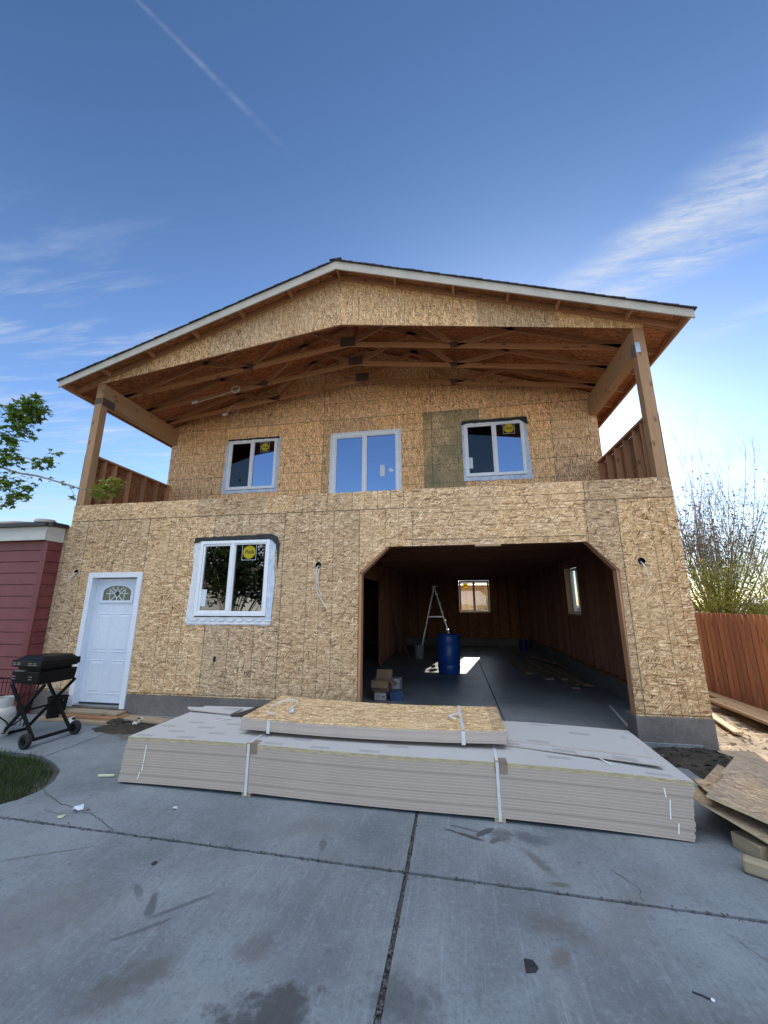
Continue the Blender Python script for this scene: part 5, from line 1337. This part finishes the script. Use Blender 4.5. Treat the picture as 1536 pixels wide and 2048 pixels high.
for (a, b_, r0) in (((-8.6, -4.1, 1.9), (-6.8, -2.0, 3.75), .06), ((-8.4, -3.9, 3.0), (-6.7, -1.9, 4.6), .06), ((-8.6, -4.1, 1.9), (-6.6, -1.75, 2.95), .045), ((-8.5, -4.0, 2.4), (-8.8, -6.6, 4.2), .06), ((-8.4, -3.9, 3.2), (-10.5, -3.4, 5), .06), ((-8.35, -3.8, 3.8), (-7.1, -5.6, 5.0), .05), ((-8.3, -3.7, 4.2), (-8.2, -1.9, 5.6), .05), ((-8.5, -4, 2.2), (-7.2, -6.4, 3.0), .05)):
    a, b_ = V3(a), V3(b_); m1 = a.lerp(b_, .5) + V3((ru(-.1, .1), ru(-.1, .1), .12)); tr.tube([a, m1, b_], [r0, r0 * .6, r0 * .3], 8); tips.append(b_)
tr.build('trunk', M['bark'], LT, smooth=True)
br = MB(); lv = MB()
def twig(pts, r0, r1, ls, nl, lsz, spread=.09, mbl=None):
    P = cable(pts); n = len(P); br.tube(P, [r0 + (r1 - r0) * i / (n - 1) for i in range(n)], 6)
    for k in range(nl):
        p = P[int(ru(ls, 1) * (n - 1))] + V3((ru(-spread, spread), ru(-spread, spread), ru(-spread, spread * .7)))
        leaf_shape(mbl or lv, p, rrot(), lsz * ru(.6, 1.15))
y0 = -1.6
main = [(-6.8, -2.0, 3.75), (-6.35, -1.75, 3.66), (-6.05, -1.62, 3.53), (-5.78, -1.6, 3.44), (-5.45, -1.6, 3.375), (-5.02, -1.58, 3.25), (-4.72, -1.56, 3.165), (-4.45, -1.55, 3.13), (-4.25, -1.52, 3.16)]
tl = MB()
twig(main, .018, .005, .12, 40, .06, .05)
for k in range(190):
    q = ru(0, 1); c = V3((-4.60 + .42 * q, -1.55 + ru(-.07, .07), 3.13 + .05 * q + ru(-.14, .16) * (.45 + .55 * math.sin(q * 3)))); leaf_shape(tl, c, rrot(), .058 * ru(.6, 1.2))
twig([(-4.95, -1.58, 3.24), (-4.86, -1.57, 3.10), (-4.84, -1.56, 3.02)], .004, .002, .5, 7, .06, .04)
twig([(-6.05, -1.62, 3.60), (-5.75, -1.6, 3.66), (-5.5, -1.6, 3.58), (-5.32, -1.6, 3.57), (-5.22, -1.6, 3.70)], .007, .002, .45, 60, .075, .09)
twig([(-6.4, -1.75, 3.66), (-6.05, -1.6, 3.72), (-5.92, -1.6, 3.68)], .009, .003, .3, 90, .095, .14)
twig([(-6.3, -1.7, 3.3), (-5.98, -1.6, 3.35), (-5.86, -1.6, 3.2)], .008, .003, .2, 85, .09, .14)
twig([(-6.6, -1.75, 2.95), (-6.0, -1.6, 2.98), (-5.68, -1.6, 3.16), (-5.55, -1.6, 3.28)], .010, .003, .35, 60, .09, .08)
twig([(-5.75, -1.6, 3.12), (-5.6, -1.6, 3.14), (-5.52, -1.6, 3.05)], .005, .002, .4, 16, .08, .06)
twig([(-6.7, -1.9, 4.6), (-6.1, -1.65, 4.42), (-5.8, -1.6, 4.40), (-5.68, -1.6, 4.46)], .014, .003, .35, 210, .095, .16)
twig([(-6.1, -1.65, 4.42), (-5.95, -1.6, 4.22), (-5.88, -1.6, 4.12)], .008, .003, .2, 100, .095, .14)
twig([(-6.5, -1.8, 4.3), (-6.1, -1.6, 3.98), (-5.98, -1.6, 3.92)], .008, .003, .4, 60, .09, .09)
for tp in tips:
    for k in range(6):
        e = tp + V3((ru(-.9, .5), ru(-.9, .4), ru(-.4, .9)))
        if e.y > -2.4 and e.x > -7.8: continue
        br.tube([tp, tp.lerp(e, .5) + V3((0, 0, .1)), e], [.02, .012, .004], 5)
        for j in range(60): leaf_shape(lv, e + V3((random.gauss(0, .28), random.gauss(0, .28), random.gauss(0, .25))), rrot(), .11 * ru(.6, 1.2), 1)
br.build('branches', M['twig'], LT, smooth=True, merge=False)
lv.build('crown', M['leaf'], LT, merge=False); tl.build('branch_tip_leaves', M['leaft'], LT, 'yellow green young leaves at the branch tip', merge=False)
def broom_tree(base, label, name, n0, height, spread, lean, leafn, lm, seed, tw='twig'):
    """many thin upright stems fanning from a short trunk"""
    random.seed(seed); base = V3(base)
    t = thing(name, base, label, 'tree')
    tk = MB(); fork = base + V3((0, 0, height * .13)); tk.tube([base - V3((0, 0, .2)), fork], [.22, .16], 10); tk.build('trunk', M['bark'], t, smooth=True)
    b = MB(); ends = []
    def grow(p, d, L, r, depth):
        n = 3 if depth else 5; P = [p]; q = p.copy(); dd = d.copy()
        for i in range(n):
            dd = (dd + V3((ru(-.09, .09), ru(-.09, .09), .17 if depth < 2 else .08))).normalized(); q = q + dd * L / n; P.append(q.copy())
        b.tube(P, [r * (1 - .6 * i / n) for i in range(n + 1)], 4 if depth < 2 else 3, cap=False)
        ends.extend(P[1:])
        if depth >= 3: return
        for k in range((4, 4, 3)[depth]):
            i = random.randint(1, n); a = ru(0, 6.283)
            nd = (dd + V3((math.cos(a), math.sin(a), ru(.1, .6))) * ru(.3, .65)).normalized()
            grow(P[i], nd, L * ru(.42, .65), r * .42, depth + 1)
    for k in range(n0):
        a = 6.283 * k / n0 + ru(-.2, .2); sp = spread * ru(.15, 1) ** .8
        d = V3((math.cos(a) * sp + lean, math.sin(a) * sp, 1)).normalized()
        grow(fork, d, height * ru(.50, .66), height * .0048, 0)
    b.build('branches', M[tw], t, merge=False)
    l = MB()
    for k in range(leafn):
        e = random.choice(ends)
        if (e.z - base.z) / height > ru(.35, 1.0): continue
        leaf_shape(l, e + V3((ru(-.08, .08), ru(-.08, .08), ru(-.08, .08))), rrot(), ru(.05, .10), 1)
    if l.f: l.build('crown', M[lm], t, merge=False)
broom_tree((8.75, 9.6, 0), 'almost bare tree with many thin upright twigs beyond the fence', 'bare_tree', 40, 5.9, 1.05, .14, 17000, 'bud', 3)
broom_tree((14.5, 15.5, 0), 'farther thinly leaved tree at the right edge behind the outbuilding', 'bare_tree', 14, 5.0, .8, -.02, 9000, 'leafy', 8)
def bushy(base, r, n, lm, label, name, seed, cat='shrub', sz=.07):
    random.seed(seed); base = V3(base); t = thing(name, base, label, cat)
    st = MB(); l = MB(); cl_ = []
    for k in range(26):
        a = ru(0, 6.283); q = math.sqrt(rnd()); d = V3((math.cos(a) * q * r[0], math.sin(a) * q * r[1], 0)); z = (1 - .45 * q * q) * r[2] * ru(.85, 1.05)
        e = base + d + V3((0, 0, z)); st.tube([base, base.lerp(e, .5) + V3((0, 0, .2)), e], [.035, .02, .006], 6)
        cl_ += [base.lerp(e, f) + V3((ru(-.2, .2), ru(-.2, .2), ru(-.1, .1))) for f in (1, .85, .7, .55)]
    for k in range(n):
        c = random.choice(cl_); s = .15 + .05 * r[0]
        leaf_shape(l, c + V3((random.gauss(0, s), random.gauss(0, s), random.gauss(0, s * .8))), rrot(), sz * ru(.6, 1.3), 1)
    st.build('trunk', M['twig'], t, smooth=True); l.build('crown', M[lm], t, merge=False)
bushy((8.0, 8.0, 0), (1.5, .9, 2.85), 11000, 'leafy', 'yellow green leafy shrub over the fence top below the bare tree', 'leafy_shrub', 4)
bushy((8.0, 11.2, 0), (.9, .8, 4.6), 4000, 'leaf', 'darker green shrub beside the house corner behind the bare tree', 'leafy_shrub', 5)
bushy((2.3, 18.2, 0), (1.1, .8, 2.3), 2500, 'leaft', 'pale bush in front of the shed seen through the garage window', 'leafy_shrub', 6)
bushy((-10.6, -12.2, 0), (3.0, 2.6, 6.8), 9000, 'leafd', 'dense dark tree across the street mirrored in the lower window', 'street_tree', 9, 'tree', .22)
# across the street, behind the viewer: mirrored in the lower window
AH = thing('house_across', (-19, -25, 0), 'tan house across the street mirrored in the lower window', 'house')
MB().bb(-25, -13, -30, -24, 0, 3.0).build('wall', M['ventgrey'], AH)
r3 = MB(); r3.hexa([(-25.6, -30.6, 2.95), (-12.4, -30.6, 2.95), (-12.4, -23.4, 2.95), (-25.6, -23.4, 2.95), (-25.6, -27.1, 5.0), (-12.4, -27.1, 5.0), (-12.4, -26.9, 5.0), (-25.6, -26.9, 5.0)]); r3.build('roof', M['shingle_brown'], AH)
MB().bb(-18, -15, -23.99, -23.95, 0, 2.2).build('garage_door', M['trimwhite'], AH)

# ------------------------------------------------------------------ sky, sun, camera
SUN_EL, SUN_AZ = math.radians(20.5), math.radians(10.0)       # azimuth measured from +Y toward +X
W = bpy.data.worlds.new('World'); sc.world = W; W.use_nodes = True
t = NT(W.node_tree); t.n.clear()
out = t.new('ShaderNodeOutputWorld'); bg = t.new('ShaderNodeBackground'); t.l.new(bg.outputs[0], out.inputs[0])
sky = t.new('ShaderNodeTexSky', sky_type='NISHITA'); sky.sun_disc = False
sky.sun_elevation = SUN_EL; sky.sun_rotation = SUN_AZ; sky.altitude = 200; sky.air_density = 1.0; sky.dust_density = .6; sky.ozone_density = 2.0
d = t.coord('Generated'); x, y, z = t.sep(d)
zc2 = t.m('MAXIMUM', z, .04)
cu, cv = t.m('DIVIDE', x, zc2), t.m('DIVIDE', y, zc2)
P = t.comb(cu, cv)
def seg_mask(ax_, ay, bx, by, w0, w1, soft=1.0, fade=.15):
    """soft band along a line on the cloud layer"""
    L = math.hypot(bx - ax_, by - ay); ux, uy = (bx - ax_) / L, (by - ay) / L
    s = t.m('ADD', t.m('MULTIPLY', t.m('SUBTRACT', cu, ax_), ux), t.m('MULTIPLY', t.m('SUBTRACT', cv, ay), uy))
    n = t.m('ABSOLUTE', t.m('ADD', t.m('MULTIPLY', t.m('SUBTRACT', cu, ax_), -uy), t.m('MULTIPLY', t.m('SUBTRACT', cv, ay), ux)))
    f = t.m('DIVIDE', s, L, clamp=True); w = t.mixf(f, w0, w1)
    k = t.m('SUBTRACT', 1, t.ss(t.m('DIVIDE', n, w), 1 - soft, 1))
    e = t.m('MULTIPLY', t.ss(s, -fade, fade), t.m('SUBTRACT', 1, t.ss(s, L - fade, L + fade)))
    return t.m('MULTIPLY', k, e), s, n
wisp = t.noise(t.mapping(P, rot=(0, 0, .68), scale=(1.2, 7, 1)), 1.6, 7, .68, dist=.6)
fine = t.noise(t.mapping(P, rot=(0, 0, .9), scale=(3, 10, 1)), 4, 6, .7, dist=.8)
wk_ = t.m('ADD', t.m('MULTIPLY', wisp, .65), t.m('MULTIPLY', fine, .35))
m1, _, _ = seg_mask(.36, 1.20, .98, .72, .10, .28, 1.0, .16)
c1 = t.m('MULTIPLY', t.m('POWER', m1, 1.2), t.ss(wk_, .32, .70))
m1b, _, _ = seg_mask(.40, 1.32, .85, 1.02, .12, .14, 1.0, .16)
c1 = t.m('MAXIMUM', c1, t.m('MULTIPLY', t.m('MULTIPLY', m1b, t.ss(wk_, .36, .64)), .85))
m2, _, _ = seg_mask(.95, 1.52, 1.5, 1.05, .10, .12, 1.0, .12)
c2 = t.m('MULTIPLY', t.m('MULTIPLY', m2, t.ss(wk_, .40, .66)), .6)
str_ = t.noise(t.mapping(P, rot=(0, 0, -.35), scale=(1.0, 6, 1)), 1.3, 6, .62, dist=.4)
reg = t.m('MULTIPLY', t.ss(t.m('MULTIPLY', cu, -1), .55, 1.3), t.ss(cv, .45, 1.0))
c3 = t.m('MULTIPLY', t.m('MULTIPLY', reg, t.ss(str_, .47, .72)), .55)
low = t.m('MULTIPLY', t.ss(cv, 1.6, 3.2), t.ss(t.noise(t.mapping(P, scale=(.5, 1.6, 1)), 1.2, 5, .6), .42, .68))
c4 = t.m('MULTIPLY', low, .55)
mc, sC, nC = seg_mask(-.50, .35, -.372, .56, .006, .012, 1.0, .12)
mc2, _, _ = seg_mask(-.62, .15, -.48, .385, .004, .005, 1.0, .02)
c5 = t.m('MULTIPLY', t.m('MAXIMUM', mc, mc2), t.m('MULTIPLY', t.ss(fine, .2, .8), .19))
cl = t.m('MAXIMUM', t.m('MAXIMUM', c1, c2), t.m('MAXIMUM', t.m('MAXIMUM', c3, c4), c5))
cl = t.m('MULTIPLY', cl, t.ss(z, .02, .12), clamp=True)
# clear deep blue toward the house, paler low down; unseen fill light added as a bright cloud bank high behind the viewer
front = t.ss(y, -.45, .15)
deep = t.mix(t.ss(z, .25, .88), (.64, .735, .90), (.37, .475, .60))
tone_ = t.mix(front, (1, 1, 1), deep)
skyc = t.mix(1, sky.outputs[0], tone_, 'MULTIPLY')
fin = t.mix(t.m('MULTIPLY', cl, .9), skyc, (2.6, 2.8, 3.1))
fill_bank = t.vm('DOT_PRODUCT', d, (0, -.45, .893))
bk = t.m('MULTIPLY', t.ss(fill_bank, .82, .92), t.ss(t.noise(P, 1.5, 5, .6), .25, .6))
low_fill = t.m('MULTIPLY', t.m('SUBTRACT', 1, t.ss(z, .08, .26)), t.ss(t.m('MULTIPLY', y, -1), .1, .6))  # unseen horizon glow added behind the viewer to fill the balcony wall
fin = t.mix(t.m('MULTIPLY', low_fill, .8), fin, (7.5, 7.6, 7.8))
fin = t.mix(bk, fin, (13.6, 14.4, 15.5))
t.l.new(fin, bg.inputs[0]); bg.inputs[1].default_value = .12
sun = bpy.data.lights.new('sun', 'SUN'); sun.energy = 4.5; sun.angle = math.radians(.53); sun.color = (1, .90, .76)
so = bpy.data.objects.new('sun', sun); COL.objects.link(so)
sd_ = V3((math.sin(SUN_AZ) * math.cos(SUN_EL), math.cos(SUN_AZ) * math.cos(SUN_EL), math.sin(SUN_EL)))
so.rotation_euler = sd_.to_track_quat('Z', 'Y').to_euler(); so.location = (6, 30, 14)

cam = bpy.data.cameras.new('camera'); co_ = bpy.data.objects.new('camera', cam); COL.objects.link(co_); sc.camera = co_
f_, pi_, ya_, ro_ = 779.296, math.radians(13.2207), math.radians(9.8395), math.radians(-.0413)
fw = V3((-math.sin(ya_) * math.cos(pi_), math.cos(ya_) * math.cos(pi_), math.sin(pi_))); rt = V3((math.cos(ya_), math.sin(ya_), 0)); upv = rt.cross(fw)
r2_ = rt * math.cos(ro_) + upv * math.sin(ro_); u2_ = upv * math.cos(ro_) - rt * math.sin(ro_)
mm = Matrix((r2_, u2_, -fw)).transposed().to_4x4(); mm.translation = V3((0, -5.73, 1.70)); co_.matrix_world = mm
cam.sensor_fit = 'HORIZONTAL'; cam.sensor_width = 36; cam.lens = f_ / 1536 * 36; cam.clip_start = .05; cam.clip_end = 2000
sc.view_settings.view_transform = 'Standard'; sc.view_settings.look = 'None'; sc.view_settings.exposure = 1.25; sc.view_settings.gamma = 1
sc.render.engine = 'CYCLES'; sc.cycles.max_bounces = 8; sc.cycles.transparent_max_bounces = 12; sc.cycles.use_denoising = True; sc.cycles.sample_clamp_indirect = 8
sc.render.resolution_x = 768; sc.render.resolution_y = 1024
